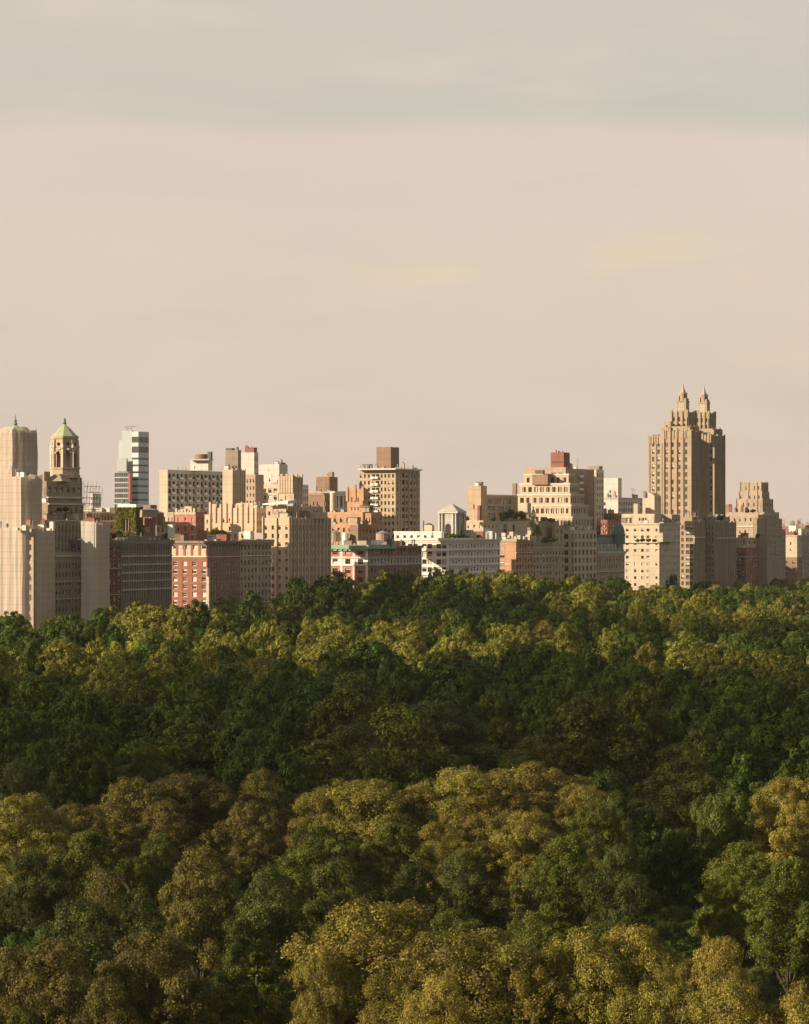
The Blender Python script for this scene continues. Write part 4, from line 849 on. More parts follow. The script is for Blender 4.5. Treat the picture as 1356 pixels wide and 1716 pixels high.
def crown(seed, R, z0, z1, lobes, clumps, n, size, mat, clump=.15, lob=.36, flat=.75, aspect=.6, rnd=.55, inner=.12, rag=.16):
    """a crown of billowing lobes, each covered in leaf clumps with dark gaps between them"""
    rng = np.random.default_rng(seed); zc = z0 + (z1-z0)*.42; hz = (z1-z0)
    L = []
    for i in range(lobes):
        a = i*2.39996 + rng.uniform(-.4, .4); t = (i+.5)/lobes; el = math.asin(max(-1, min(1, 1.15 - 1.8*t + rng.uniform(-.12, .12))))
        k = rng.uniform(.46, .80)
        c = np.array([R*k*math.cos(el)*math.cos(a), R*k*math.cos(el)*math.sin(a), zc + hz*.56*k*math.sin(el)])
        L.append((c, R*lob*rng.uniform(.75, 1.2)))
    L.append((np.array([0, 0, zc]), R*.5)); L.append((np.array([0, 0, zc - hz*.2]), R*.55))
    P, D, Rc = [], [], []
    need = clumps; tries = 0
    w = np.array([r*r for _, r in L]); w /= w.sum()
    while need > 0 and tries < 40:
        tries += 1; idx = rng.choice(len(L), need*2, p=w); d = unit(need*2, rng); d[:, 2] = np.abs(d[:, 2])*np.where(rng.random(need*2) < .82, 1, -1)
        c = np.array([L[i][0] for i in idx]); r = np.array([L[i][1] for i in idx]); p = c + d*r[:, None]*np.array([1, 1, flat*1.05])
        ok = np.ones(len(p), bool)
        for j, (cj, rj) in enumerate(L): ok &= (np.linalg.norm((p-cj)/np.array([1, 1, flat]), axis=1) > rj*.86) | (idx == j)
        p, d = p[ok][:need], d[ok][:need]; P.append(p); D.append(d); need -= len(p)
    P = np.concatenate(P); D = np.concatenate(D); m = len(P); Rc = R*clump*rng.uniform(.55, 1.45, m)
    ni = int(n*inner); no = n - ni; wt = Rc**2; k = rng.choice(m, no, p=wt/wt.sum()); d = unit(no, rng)
    d = d + D[k]*.5; d /= np.linalg.norm(d, axis=1, keepdims=True)
    pos = P[k] + d*(Rc[k]*rng.random(no)**.38*np.where(rng.random(no) < rag, rng.uniform(1.05, 1.6, no), 1))[:, None]*np.array([1, 1, flat])
    nor = d*.75 + D[k]*.35 + unit(no, rng)*rnd + np.array([0, 0, .25])
    i = rng.choice(len(L), ni); di = unit(ni, rng); pi = np.array([L[q][0] for q in i]) + di*(np.array([L[q][1] for q in i])*rng.random(ni)**.5*.9)[:, None]
    C = np.concatenate([pos, pi]); Nn = np.concatenate([nor, di + unit(ni, rng)*.5])
    C[:, 2] = np.maximum(C[:, 2], z0 - 1 + rng.random(len(C))*2)
    k = (z1 - z0) / (np.percentile(C[:, 2], 99.7) - z0); C[:, 2] = z0 + (C[:, 2] - z0)*k       # the crown fills its height
    L = [(np.array([c[0], c[1], z0 + (c[2] - z0)*k]), r) for c, r in L]
    return leaves_mesh('crown', C, Nn, size, mat, rng, aspect), L

def conifer(seed, R, z0, z1, n, size, mat):
    rng = np.random.default_rng(seed); C, Nn = [], []
    tiers = 13
    for t in range(tiers):
        f = t/(tiers-1); z = z0 + (z1-z0)*f; r = R*(1-f)**.75*rng.uniform(.8, 1.15) + .5; nb = int(9 - 4*f)
        for b in range(nb):
            a = rng.uniform(0, 2*PI); m = int(n/tiers/nb*(1.5-f))
            u = rng.random(m)**.6; w = rng.normal(size=m)*.16*r*u*1.2
            x = np.cos(a)*r*u - np.sin(a)*w; y = np.sin(a)*r*u + np.cos(a)*w
            C.append(np.stack([x, y, z - .10*r*u**2 + rng.normal(size=m)*.16 + .12*r*u], 1)); Nn.append(np.stack([rng.normal(size=m)*.6, rng.normal(size=m)*.6, np.ones(m)], 1))
    return leaves_mesh('crown', np.concatenate(C), np.concatenate(Nn), size, mat, rng, .45)

def trunk_mesh(seed, h0, L, r, mat, zsub=True):
    rg = random.Random(seed); b = MB()
    fork = Vector((rg.uniform(-.3, .3), rg.uniform(-.3, .3), h0*.75))
    b.lathe(0, 0, [(r*1.5, -.3), (r*1.1, .6), (r, h0*.4)], 9, mat); b.tube((0, 0, h0*.4), fork, r, r*.85, mat, 9)
    for c, lr in L:
        e = Vector(c); mid = fork.lerp(e, .5) + Vector((rg.uniform(-.5, .5), rg.uniform(-.5, .5), .5))
        b.tube(fork, mid, r*.42, r*.26, mat, 7); b.tube(mid, e, r*.26, r*.13, mat, 6)
        for k in range(6):
            d = Vector((rg.uniform(-1, 1), rg.uniform(-1, 1), rg.uniform(-.1, 1.1))).normalized(); q = e + d*lr*.7; m2 = e.lerp(q, .5) + Vector((rg.uniform(-.4, .4), rg.uniform(-.4, .4), .2))
            b.tube(e, m2, r*.11, r*.07, mat, 5); b.tube(m2, q, r*.07, r*.02, mat, 4)
    return b.mesh('trunk')

bark_d = wall_mat('dark_bark', (.075, .058, .042), rough=.95, fine=4); bark_p = wall_mat('pale_mottled_bark', (.22, .19, .14), rough=.9, fine=3)
LM = dict(
    plane=leaf_mat('golden_green_leaves', (.090, .074, .010), (.195, .160, .024), (.36, .295, .062), .24),
    olive=leaf_mat('brown_olive_leaves', (.042, .036, .008), (.105, .085, .017), (.22, .175, .040), .26),
    oak=leaf_mat('olive_green_leaves', (.018, .026, .005), (.054, .066, .011), (.135, .148, .028), .26),
    deep=leaf_mat('deep_green_leaves', (.026, .050, .004), (.060, .096, .007), (.118, .150, .014), .26),
    elm=leaf_mat('mid_green_leaves', (.032, .044, .006), (.086, .100, .011), (.20, .205, .028), .25),
    lime=leaf_mat('yellow_green_leaves', (.085, .090, .010), (.195, .190, .023), (.34, .315, .048), .26),
    bright=leaf_mat('fresh_green_leaves', (.050, .078, .010), (.098, .130, .016), (.170, .192, .030), .32),
    dark=leaf_mat('dark_green_leaves', (.018, .036, .003), (.038, .066, .005), (.070, .102, .009), .2),
    pine=leaf_mat('yellow_green_needles', (.055, .072, .006), (.110, .124, .010), (.175, .182, .020), .24, .6),
    russet=leaf_mat('russet_leaves', (.06, .030, .016), (.10, .050, .024), (.15, .078, .034), .25),
    ivy=leaf_mat('yellowing_ivy', (.055, .060, .008), (.13, .125, .015), (.21, .19, .03), .2),
)
# prototypes: (crown mesh, trunk mesh, crown radius, height)
PROTO = {}
def proto(key, var, seed, R, z0, z1, lobes, clumps, n, size, mat, bark, tr=.45, **k):
    me, L = crown(seed, R, z0, z1, lobes, clumps, n, size, LM[mat], **k)
    PROTO.setdefault(key, []).append((me, trunk_mesh(seed, z0 + 2, L, tr, bark), R*1.25, z1))
for i in range(3):
    proto('plane', i, 11+i, 5.6, 8, 22, 22, 420, 80000, .185, 'plane', bark_p, clump=.13, rnd=.7, inner=.08)
    proto('olive', i, 21+i, 5.5, 8, 21.5, 22, 400, 70000, .19, 'olive', bark_d, clump=.12, rnd=.6)
    proto('oak', i, 31+i, 5.4, 7, 21, 20, 340, 64000, .20, 'oak', bark_d, clump=.14)
    proto('elm', i, 41+i, 5.2, 7, 22, 19, 380, 64000, .20, 'elm', bark_d, clump=.12, rnd=.7)
proto('bright', 0, 51, 5.2, 6, 20, 9, 130, 26000, .30, 'bright', bark_d, clump=.17)
proto('bright', 1, 52, 4.6, 6, 20, 8, 120, 24000, .30, 'bright', bark_d, clump=.17)
proto('russet', 0, 61, 3.6, 3, 10, 7, 90, 9000, .28, 'russet', bark_d, clump=.14)
proto('dark', 0, 71, 6.2, 5, 19, 10, 190, 22000, .38, 'dark', bark_d)
proto('dark', 1, 72, 5.8, 5, 19, 9, 170, 22000, .38, 'dark', bark_d)
for s_ in (81, 82):
    me = conifer(s_, 5.0, 4, 19, 26000, .34, LM['pine']); b_ = MB(); b_.lathe(0, 0, [(.45, -.3), (.35, 8), (.06, 19)], 8, bark_d)
    PROTO.setdefault('pine', []).append((me, b_.mesh('trunk'), 5.0, 19))
# a sparse crown on bare twigs
rg_ = np.random.default_rng(5); me, L = crown(91, 4.6, 6, 17, 9, 150, 9500, .2, LM['olive'], clump=.2, rnd=1.2)
PROTO['bare'] = [(me, trunk_mesh(91, 8, L + L, .3, wall_mat('greyish_brown_bark', (.17, .13, .10), rough=.95, fine=4)), 5.2, 17)]
# lighter crowns for the middle distance and the far wood
for i in range(3):
    proto('mid_oak', i, 131+i, 5.4, 8, 21, 17, 170, 17000, .44, 'deep', bark_d, rag=.06, lob=.42, clump=.15)
    proto('mid_elm', i, 141+i, 5.3, 8, 22, 17, 190, 17000, .43, 'elm', bark_d, rag=.06, lob=.42, clump=.14, rnd=.6)
    proto('mid_dark', i, 151+i, 5.3, 8, 20, 17, 150, 12000, .50, 'dark', bark_d, rag=.06, lob=.42, clump=.16)
for i in range(2): proto('mid_lime', i, 171+i, 5.4, 8, 22, 17, 180, 17000, .42, 'lime', bark_d, rag=.06, lob=.42, clump=.15, rnd=.6)
proto('mid_plane', 0, 161, 5.4, 8, 22, 17, 180, 14000, .46, 'plane', bark_d, rag=.06, lob=.42, clump=.14, rnd=.6)

def hz(X, Y): return 11.0*math.exp(-((X+2)/105)**2 - ((Y-1150)/150)**2)      # the rise near the avenue
TREES = []            # (X, Y, radius) of everything planted singly
def plant(key, X, Y, r, h, label, cat='tree', group=None, var=None, rz=None, name=None):
    L = PROTO[key]; k = (var if var is not None else TR.randrange(len(L))) % len(L); me, tm, R, Hh = L[k]
    o = empty(name or {'pine': 'pine_tree', 'bare': 'bare_tree', 'russet': 'russet_tree', 'plane': 'plane_tree'}.get(key, 'tree'), (X, Y, hz(X, Y)), TR.uniform(0, 6.28) if rz is None else rz, label, cat, group)
    o.scale = (r/R, r/R, h/Hh)
    link('crown', me, o); link('trunk', tm, o)
    TREES.append((X, Y, r)); return o
TR = random.Random(77)
def hand(key, px, yt, hw, label, h=22.0, var=None, dz=0):
    Y = (H - h) * F / (yt - CY); return plant(key, wx(px, Y), Y, hw / F * Y, h, label, var=var)
G_ = 'trees of the park'
hand('olive', 95, 1578, 128, 'brown-olive crown of upright leaf bunches in the lower corner, beside the yellow-green pine', 21)
hand('olive', 268, 1566, 128, 'brown-olive bunchy crown between the corner crown and the yellow-green pine', 21)
hand('olive', 20, 1590, 98, 'olive crown cut off by the picture edge beside the brown-olive corner crown', 20)
hand('pine', 430, 1605, 95, 'yellow-green pine with flat feathery sprays in front of the golden plane trees', 19, 0)
hand('pine', 505, 1622, 70, 'smaller feathery pine tucked against the golden plane with bare white limbs', 18, 1)
hand('pine', 372, 1640, 60, 'low feathery pine on the olive side of the taller yellow-green pine', 17, 1)
hand('plane', 612, 1516, 179, 'golden plane tree with white limbs showing, highest crown of the bottom row', 23, 0)
hand('plane', 800, 1560, 179, 'broad golden plane tree in the middle of the bottom row', 22, 1)
hand('plane', 690, 1600, 102, 'small golden plane filling the gap between the two broad golden crowns', 20, 2)
hand('plane', 985, 1562, 122, 'golden plane tree rising over the dark green tree at the lower edge', 22, 2)
hand('plane', 1075, 1556, 115, 'golden-brown plane crown between the dark lower tree and the narrow golden crown', 22, 0)
hand('plane', 1215, 1574, 74, 'narrow upright golden crown standing alone beside the dark hollow', 22, 1)
hand('plane', 1240, 1652, 141, 'golden crown at the lower edge below the narrow upright golden one', 21, 0)
hand('plane', 1345, 1655, 90, 'golden crown in the lower corner beside the dark hollow', 21, 2)
hand('plane', 1110, 1640, 115, 'low golden-brown crown beside the dark green tree at the lower edge', 20, 2)
hand('dark', 985, 1645, 85, 'dark green round tree at the lower edge in front of the golden planes', 18, 0)
hand('elm', 40, 1690, 78, 'small mid-green tree peeping in at the lower corner under the olive crowns', 17, 1)
hand('pine', 560, 1668, 70, 'dark pine at the lower edge below the white-limbed plane', 16, 0)
hand('plane', 545, 1592, 75, 'golden bough-like crown between the feathery pines and the white-limbed plane', 20, 2)
hand('plane', 735, 1636, 95, 'golden crown at the lower edge under the two broad golden planes', 20, 0)
hand('plane', 885, 1612, 95, 'golden crown at the lower edge nearest the dark green round tree', 20, 2)
hand('plane', 930, 1585, 80, 'golden crown behind the dark green round tree', 21, 1)
hand('plane', 1160, 1612, 70, 'golden-brown crown just before the narrow upright golden one', 20, 1)
hand('olive', 180, 1640, 90, 'low olive crown at the lower edge between the corner crowns', 19, 1)
# second row
hand('bare', 168, 1452, 52, 'thin brownish tree with bare twigs showing above the green oaks', 18)
hand('olive', 335, 1420, 100, 'olive-brown knobbly crown with lit top above the pair of green oaks', 22, 0)
hand('oak', 130, 1510, 121, 'dark green oak between the thin brownish tree and the corner olive crown', 20, 0)
hand('oak', 235, 1490, 86, 'dark green oak below the thin brownish tree', 20, 1)
hand('oak', 450, 1456, 103, 'green oak of the matching pair, the one nearer the knobbly olive crown', 21, 1)
hand('oak', 568, 1443, 98, 'green oak of the matching pair, behind the white-limbed golden plane', 21, 2)
hand('oak', 690, 1450, 80, 'shaded oak under the big golden crown and above the golden planes', 20, 0)
hand('oak', 780, 1430, 98, 'dense green oak directly under the big golden plane of the middle row', 20, 1)
hand('elm', 1000, 1330, 69, 'tall green tree beside the big golden plane, its top catching light', 23, 0)
hand('elm', 950, 1400, 84, 'feathery green tree in front of the tall one beside the big golden plane', 21, 1)
hand('oak', 1040, 1420, 80, 'dark oak beside the dark hollow, in front of the tall green tree', 21, 2)
hand('pine', 865, 1462, 26, 'small pointed conifer in the gap below the big golden plane', 15, 1)
hand('pine', 935, 1480, 45, 'dark spreading conifer beside the small pointed conifer', 17, 0)
hand('russet', 1095, 1484, 50, 'small reddish tree in the hollow beside the dark conifers', 10)
hand('russet', 1140, 1502, 48, 'lower reddish bushy tree just beyond the small reddish tree', 8)
hand('elm', 760, 1530, 84, 'low shaded green tree behind the broad golden plane', 17, 2)
hand('elm', 900, 1530, 84, 'low shaded green tree behind the golden plane nearest the dark lower tree', 17, 0)
hand('oak', 1040, 1545, 75, 'low green tree behind the golden-brown plane crown', 18, 0)
hand('elm', 1235, 1415, 95, 'mid-green tree below the fresh green tree, beside the dark hollow', 20, 2)
hand('elm', 1325, 1440, 95, 'mid-green tree at the picture edge below the golden edge plane', 20, 1)
hand('elm', 1215, 1460, 50, 'slim pale green tree standing at the edge of the dark hollow', 18, 0)
hand('oak', 55, 1430, 85, 'olive-green tree under the golden-olive edge crown', 18, 2)
hand('bright', 1212, 1322, 60, 'fresh green tree of rounded bunches beside the golden plane at the picture edge', 22, 0)
hand('bright', 1170, 1345, 35, 'little fresh green tree leaning on the rounded fresh green one', 20, 1)
hand('plane', 1318, 1306, 83, 'golden plane at the picture edge behind the fresh green tree', 23, 1)
# third row
hand('plane', 700, 1316, 85, 'golden crown linking the golden-olive crown to the big golden plane', 21, 1)
hand('plane', 835, 1306, 100, 'golden crown in the join of the big golden plane mass', 22, 0)
hand('plane', 965, 1316, 70, 'golden crown at the outer end of the big golden mass, by the tall green tree', 21, 1)
hand('plane', 770, 1360, 95, 'lower golden-brown boughs under the big golden plane, beside the shaded green trees', 19, 2)
hand('plane', 880, 1362, 90, 'lower golden-brown boughs under the big golden plane, beside the tall green tree', 19, 0)
hand('olive', 275, 1345, 85, 'dusky olive crown in front of the broad dusky one', 20, 1)
hand('olive', 410, 1346, 80, 'dusky olive crown below the peaked olive crown', 20, 0)
hand('olive', 120, 1350, 80, 'olive crown between the golden-olive edge crown and the golden-topped one', 20, 2)
hand('plane', 770, 1288, 134, 'big golden plane crown in the middle row, the part beside the olive crowns', 23, 0)
hand('plane', 895, 1282, 134, 'big golden plane crown in the middle row, beside the tall green tree', 23, 2)
hand('plane', 620, 1308, 109, 'golden-olive crown adjoining the big golden plane of the middle row', 22, 1)
hand('plane', 545, 1322, 83, 'golden-olive crown between the peaked olive crown and the golden-olive one', 21, 2)
hand('olive', 440, 1292, 83, 'peaked olive crown with a golden top in the middle row', 22, 1)
hand('olive', 335, 1298, 104, 'broad dusky olive crown in the middle row above the knobbly olive tree', 22, 2)
hand('olive', 215, 1305, 104, 'golden-topped olive crown in the middle row near the thin brownish tree', 22, 0)
hand('plane', 45, 1333, 109, 'golden-olive crown at the picture edge in the middle row', 22, 0)
hand('oak', 30, 1276, 83, 'dark oak with pale lit sprigs at the picture edge above the golden-olive crown', 22, 2)
hand('oak', 1030, 1330, 63, 'blue-green oak peeking out behind the tall green tree beside the golden plane', 22, 0)
hand('elm', 150, 1395, 90, 'dusky green tree under the golden-topped olive crown', 20, 1)
hand('elm', 255, 1400, 67, 'reddish-green bushy tree under the broad dusky olive crown', 19, 2)
hand('elm', 540, 1385, 90, 'shaded green tree under the golden-olive crowns of the middle row', 19, 0)
hand('elm', 660, 1380, 84, 'shaded green tree under the join of the golden crowns', 19, 1)
# big dark trees in the shaded band and against the buildings
hand('dark', 1012, 1292, 80, 'dark tree behind the tall green tree, filling the gap beside the big golden mass', 21, 0)
hand('dark', 1075, 1345, 75, 'near-black tree at the head of the dark hollow', 20, 1)
hand('dark', 1130, 1392, 65, 'near-black tree deep in the dark hollow beside the fresh green tree', 17, 0)
hand('mid_dark', 620, 1075, 80, 'large near-black crown standing above the shaded band in the middle', 27, 0)
hand('mid_dark', 885, 1082, 80, 'large near-black crown in the shaded band below the terraced peach tower', 27, 1)
hand('oak', 400, 1185, 109, 'dense dark oak of the shaded band below the peach art deco blocks', 24, 1)
hand('oak', 600, 1215, 98, 'rounded green tree of the shaded band below the tall buff slab', 24, 2)
hand('oak', 730, 1180, 126, 'widest green crown of the shaded band below the roof pavilion', 25, 0)
hand('elm', 900, 1235, 95, 'shaded green crown just above the tall green tree of the front rows', 23, 2)
hand('oak', 1140, 1252, 109, 'domed dark green crown at the front of the shaded band below the twin-spired tower', 23, 1)
hand('elm', 245, 1250, 62, 'shaded green crown at the front of the band, above the golden-topped olive', 23, 1)

# ---- the rest of the near trees, planted by spacing
LAND = [(-200, 'the netted tower'), (70, 'the copper-roofed lantern'), (150, 'the glass tower'), (262, 'the bright red block'), (350, 'the shaded tan block'), (430, 'the peach art deco block'),
        (520, 'the orange stepped building'), (600, 'the tall buff slab'), (706, 'the roof pavilion'), (800, 'the slim orange block'), (890, 'the peach terraced tower'), (985, 'the green mansard'),
        (1045, 'the plain cream block'), (1130, 'the twin-spired tower'), (1225, 'the blunt stepped block'), (1320, 'the cream arched block')]
ORD = 'first second third fourth fifth sixth seventh eighth ninth tenth eleventh twelfth thirteenth fourteenth fifteenth sixteenth'.split()
FAR0 = 425.0
cand = []; tries = 0
while tries < 30000:
    tries += 1
    Y = math.sqrt(TR.uniform(172**2, FAR0**2)); px = TR.uniform(-95, 1450); X = wx(px, Y)
    yt = CY + (H-20)*F/Y; front = yt > 1262
    r = TR.uniform(3.6, 4.8) if front else TR.uniform(6.2, 10.5)
    sp_ = .8 if front else .64
    if any((X-a)**2 + (Y-b_)**2 < (sp_*(r+c))**2 for a, b_, c in TREES) or any((X-a)**2 + (Y-b_)**2 < (sp_*(r+c))**2 for a, b_, c, _, _ in cand): continue
    cand.append((X, Y, r, front, px))
cand.sort(key=lambda q: q[1]); count = {}
for X, Y, r, front, px in cand:
    li = max(i for i, (p, _) in enumerate(LAND) if px >= p); nm = LAND[li][1]
    if front:
        key = TR.choices(('oak', 'elm', 'dark'), (3, 2, 4))[0]; h = TR.uniform(7.5, 11.5); what = 'low understory tree half hidden among the front crowns'
    else:
        key = TR.choices(('mid_oak', 'mid_elm', 'mid_dark'), (6, 5, 2))[0]; h = TR.uniform(17, 24); what = 'tree of the shaded band'
    tint = {'oak': 'deep green', 'elm': 'mid-green', 'dark': 'dark green', 'mid_oak': 'deep green', 'mid_elm': 'mid-green', 'mid_dark': 'dark green', 'mid_plane': 'olive'}[key]
    k = (front, li); count[k] = count.get(k, 0) + 1
    o_ = ORD[count[k]-1] if count[k] <= len(ORD) else 'last'
    if front: lab = f'low {tint} tree, {o_} from the bottom, in line with {nm}'
    else: lab = f'{tint} shaded tree, {o_} beyond the golden crowns, below {nm}'
    plant(key, X, Y, r, h, lab, group='understory trees among the front crowns' if front else 'trees of the shaded band')
print('single trees', len(TREES))

# ---- tall trees standing against the foot of the buildings, still told apart
for key, px, yt, hw, Y, lab in (('mid_oak', 18, 1026, 46, 915, 'dark green domed tree at the foot of the netted tower, by the picture edge'), ('mid_elm', 78, 1041, 36, 900, 'small green tree under the corner of the netted building'), ('mid_oak', 122, 1030, 40, 925, 'green tree under the dark recessed part of the netted building'),
        ('mid_oak', 168, 1027, 40, 930, 'green tree under the pale netted end of the building'), ('mid_lime', 205, 1029, 40, 905, 'yellow-green tree between the netted end and the golden-green dome'), ('mid_lime', 50, 1055, 44, 850, 'yellow-green crown in front of the netted tower trees'),
        ('mid_dark', 560, 959, 44, 1010, 'tall dark tree against the shaded flank of the peach art deco block'), ('mid_dark', 500, 969, 36, 985, 'dark tree before the lit foot of the peach art deco block'),
        ('mid_oak', 660, 961, 48, 1060, 'big tree under the red and white striped block'), ('mid_oak', 745, 963, 45, 1075, 'big tree under the lit face of the white block'), ('mid_oak', 808, 971, 34, 1050, 'round tree under the shaded face of the white block'),
        ('mid_dark', 960, 965, 36, 1210, 'dark tree at the foot of the terraced tower'), ('mid_oak', 1035, 967, 44, 1260, 'round tree at the foot of the cream block'), ('mid_dark', 1128, 963, 14, 1400, 'small dark tree against the shaded side of the cream block'),
        ('mid_lime', 225, 1019, 50, 880, 'yellow-green domed tree in front of the netted building'), ('mid_lime', 300, 1023, 44, 850, 'yellow-green crown between the golden-green domed tree and the red block'), ('mid_plane', 258, 1017, 56, 860, 'big golden-green domed tree in front of the sooty block'), ('mid_dark', 330, 1007, 45, 930, 'dark tree in the shade under the bright red block'), ('mid_dark', 420, 991, 40, 960, 'dark tree under the shaded tan block'),
        ('mid_dark', 490, 1044, 34, 800, 'dark rounded tree standing among the sunlit far crowns'), ('mid_dark', 775, 1029, 45, 860, 'dark tree among the far crowns under the white block')):
    h = H - (yt-CY)/F*Y - hz(wx(px, Y), Y); plant(key, wx(px, Y), Y, hw/F*Y, h, lab, var=len(TREES))

# ---- the far wood: too many to count, one object of scattered crowns
FAR_KEYS = ['mid_oak', 'mid_elm', 'mid_dark', 'mid_plane', 'mid_lime']
srcs = [(k, v) for k in FAR_KEYS for v in range(len(PROTO[k]))]
rng = np.random.default_rng(9); pts = []; cell = {}
def far_ok(X, Y, r):
    cx, cy = int(X//8), int(Y//8)
    for i in range(cx-2, cx+3):
        for j in range(cy-2, cy+3):
            for a, b_, c in cell.get((i, j), ()):
                if (X-a)**2 + (Y-b_)**2 < (.70*(r+c))**2: return False
    return True
for a, b_, c in TREES: cell.setdefault((int(a//8), int(b_//8)), []).append((a, b_, c))
for t in range(90000):
    Y = math.sqrt(rng.uniform(170**2, 1640**2)); lim = .20*Y + 30; X = rng.uniform(-lim, lim)
    inframe = abs(X) < .150*Y
    if Y < FAR0 and inframe: continue
    if X < -102.5 + .452*(Y-1000) + 15: continue          # keep the avenue clear
    if X > 40 + .452*(Y-800) + 260: continue
    r = rng.uniform(4.6, 8.8)
    if not far_ok(X, Y, r): continue
    cell.setdefault((int(X//8), int(Y//8)), []).append((X, Y, r)); 
    lit = .5 + .5*math.sin(X*.031 + 1.3)*math.sin(Y*.017) + rng.normal()*.25  # light put into leaf colour
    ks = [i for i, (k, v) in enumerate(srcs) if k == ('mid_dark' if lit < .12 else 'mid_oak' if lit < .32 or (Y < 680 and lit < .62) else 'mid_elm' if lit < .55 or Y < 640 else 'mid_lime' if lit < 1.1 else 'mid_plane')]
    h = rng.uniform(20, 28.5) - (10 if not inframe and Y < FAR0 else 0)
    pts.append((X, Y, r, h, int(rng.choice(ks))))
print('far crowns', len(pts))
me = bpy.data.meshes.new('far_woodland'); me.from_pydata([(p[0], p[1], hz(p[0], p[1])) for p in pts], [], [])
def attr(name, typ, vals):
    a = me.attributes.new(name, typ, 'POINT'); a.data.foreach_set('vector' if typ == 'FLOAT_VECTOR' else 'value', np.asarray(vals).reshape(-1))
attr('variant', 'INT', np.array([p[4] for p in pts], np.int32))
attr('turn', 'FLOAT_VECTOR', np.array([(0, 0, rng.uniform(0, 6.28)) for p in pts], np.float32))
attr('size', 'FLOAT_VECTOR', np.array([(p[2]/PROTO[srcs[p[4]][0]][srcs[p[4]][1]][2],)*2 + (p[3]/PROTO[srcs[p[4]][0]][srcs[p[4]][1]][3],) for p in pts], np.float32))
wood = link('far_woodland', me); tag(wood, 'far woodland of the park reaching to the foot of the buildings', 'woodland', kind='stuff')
ng = bpy.data.node_groups.new('far_woodland', 'GeometryNodeTree')
ng.interface.new_socket('Geometry', in_out='INPUT', socket_type='NodeSocketGeometry'); ng.interface.new_socket('Geometry', in_out='OUTPUT', socket_type='NodeSocketGeometry')
gi, go = ng.nodes.new('NodeGroupInput'), ng.nodes.new('NodeGroupOutput')
g2i = ng.nodes.new('GeometryNodeGeometryToInstance'); iop = ng.nodes.new('GeometryNodeInstanceOnPoints'); iop.inputs['Pick Instance'].default_value = True
def find_crown(me):
    return next(o for o in COL.objects if o.type == 'MESH' and o.data == me)
nodes_ = []
for k, v in srcs:
    m_ = PROTO[k][v][0]
    src = next((o for o in COL.objects if o.type == 'MESH' and o.data == m_), None)
    oi = ng.nodes.new('GeometryNodeObjectInfo'); oi.transform_space = 'ORIGINAL'; oi.inputs['Object'].default_value = src
    if src is None: print('no source for', k, v)
    nodes_.append(oi)
for oi in reversed(nodes_): ng.links.new(oi.outputs['Geometry'], g2i.inputs[0])
def named(n, t):
    a = ng.nodes.new('GeometryNodeInputNamedAttribute'); a.data_type = t; a.inputs['Name'].default_value = n
    return next(o for o in a.outputs if o.enabled and o.name == 'Attribute')
ng.links.new(gi.outputs[0], iop.inputs['Points']); ng.links.new(g2i.outputs[0], iop.inputs['Instance'])
ng.links.new(named('variant', 'INT'), iop.inputs['Instance Index']); ng.links.new(named('turn', 'FLOAT_VECTOR'), iop.inputs['Rotation']); ng.links.new(named('size', 'FLOAT_VECTOR'), iop.inputs['Scale'])
ng.links.new(iop.outputs[0], go.inputs[0])
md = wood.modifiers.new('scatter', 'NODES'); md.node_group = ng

# ---- ivy on the penthouse and roof-garden plants
iv, hb = IVY_HOST; rng = np.random.default_rng(3)
n = 9000; fS = rng.random(n) < .62; w = iv['x1'] - iv['x0']; l = iv['y1'] - iv['y0']; zt, zb = iv['z1'], wz(898, iv['Y'])
u = rng.random(n); z = zb + (zt-zb)*rng.random(n)**.9
C = np.where(fS[:, None], np.stack([iv['x0']+w*u, iv['y0'] - rng.random(n)**3*1.1, z], 1), np.stack([iv['x1'] + rng.random(n)*.7, iv['y0']+l*u, z], 1))
hole = fS & (np.abs((z - (zt-6.2))) < 2.2) & ((np.abs(u-.40) < .075) | (np.abs(u-.54) < .075) | (np.abs(u-.68) < .075)); thin = (z < zb + (zt-zb)*.25) & (rng.random(n) < .4)
C = C[~(hole | thin)]; Nn = np.where((C[:, 1] < iv['y0'])[:, None], np.array([0, -1, .3]), np.array([1, 0, .3])) + rng.normal(size=C.shape)*.5
o = link('ivy', leaves_mesh('ivy', C, Nn, .5, LM['ivy'], rng), hb.root); o['label'] = 'yellow-green ivy clothing the penthouse walls'
def shrub(px, py0, py1, Y, w, mat, label, seed, name='shrub', cone=False):
    z0, z1 = wz(py1, Y), wz(py0, Y); hgt = z1 - z0; rng = np.random.default_rng(seed); o = empty(name, (wx(px, Y), Y, z0), 0, label, 'tree' if cone else 'shrub', 'roof garden plants')
    n = 1500; k = 14; c = unit(k, rng)*np.array([w*.32, w*.32, hgt*.26]) + np.array([0, 0, hgt*.55]); i = rng.integers(0, k, n); d = unit(n, rng)
    C = c[i] + d*np.array([w*.2, w*.2, hgt*.2])*rng.random(n)[:, None]**.4
    if cone: t = rng.random(n); C = np.stack([d[:, 0]*w*.5*(1-t**1.4+.12), d[:, 1]*w*.5*(1-t**1.4+.12), hgt*(.12+.86*t)], 1)
    C[:, 2] = np.clip(C[:, 2], .05, hgt); link('foliage', leaves_mesh('foliage', C, d + rng.normal(size=(n, 3))*.5, .42, LM[mat], rng), o)
    b = MB(); b.lathe(0, 0, [(.14, 0), (.08, hgt*.6)], 6, bark_d); b.obj('stem', o)
s = 400
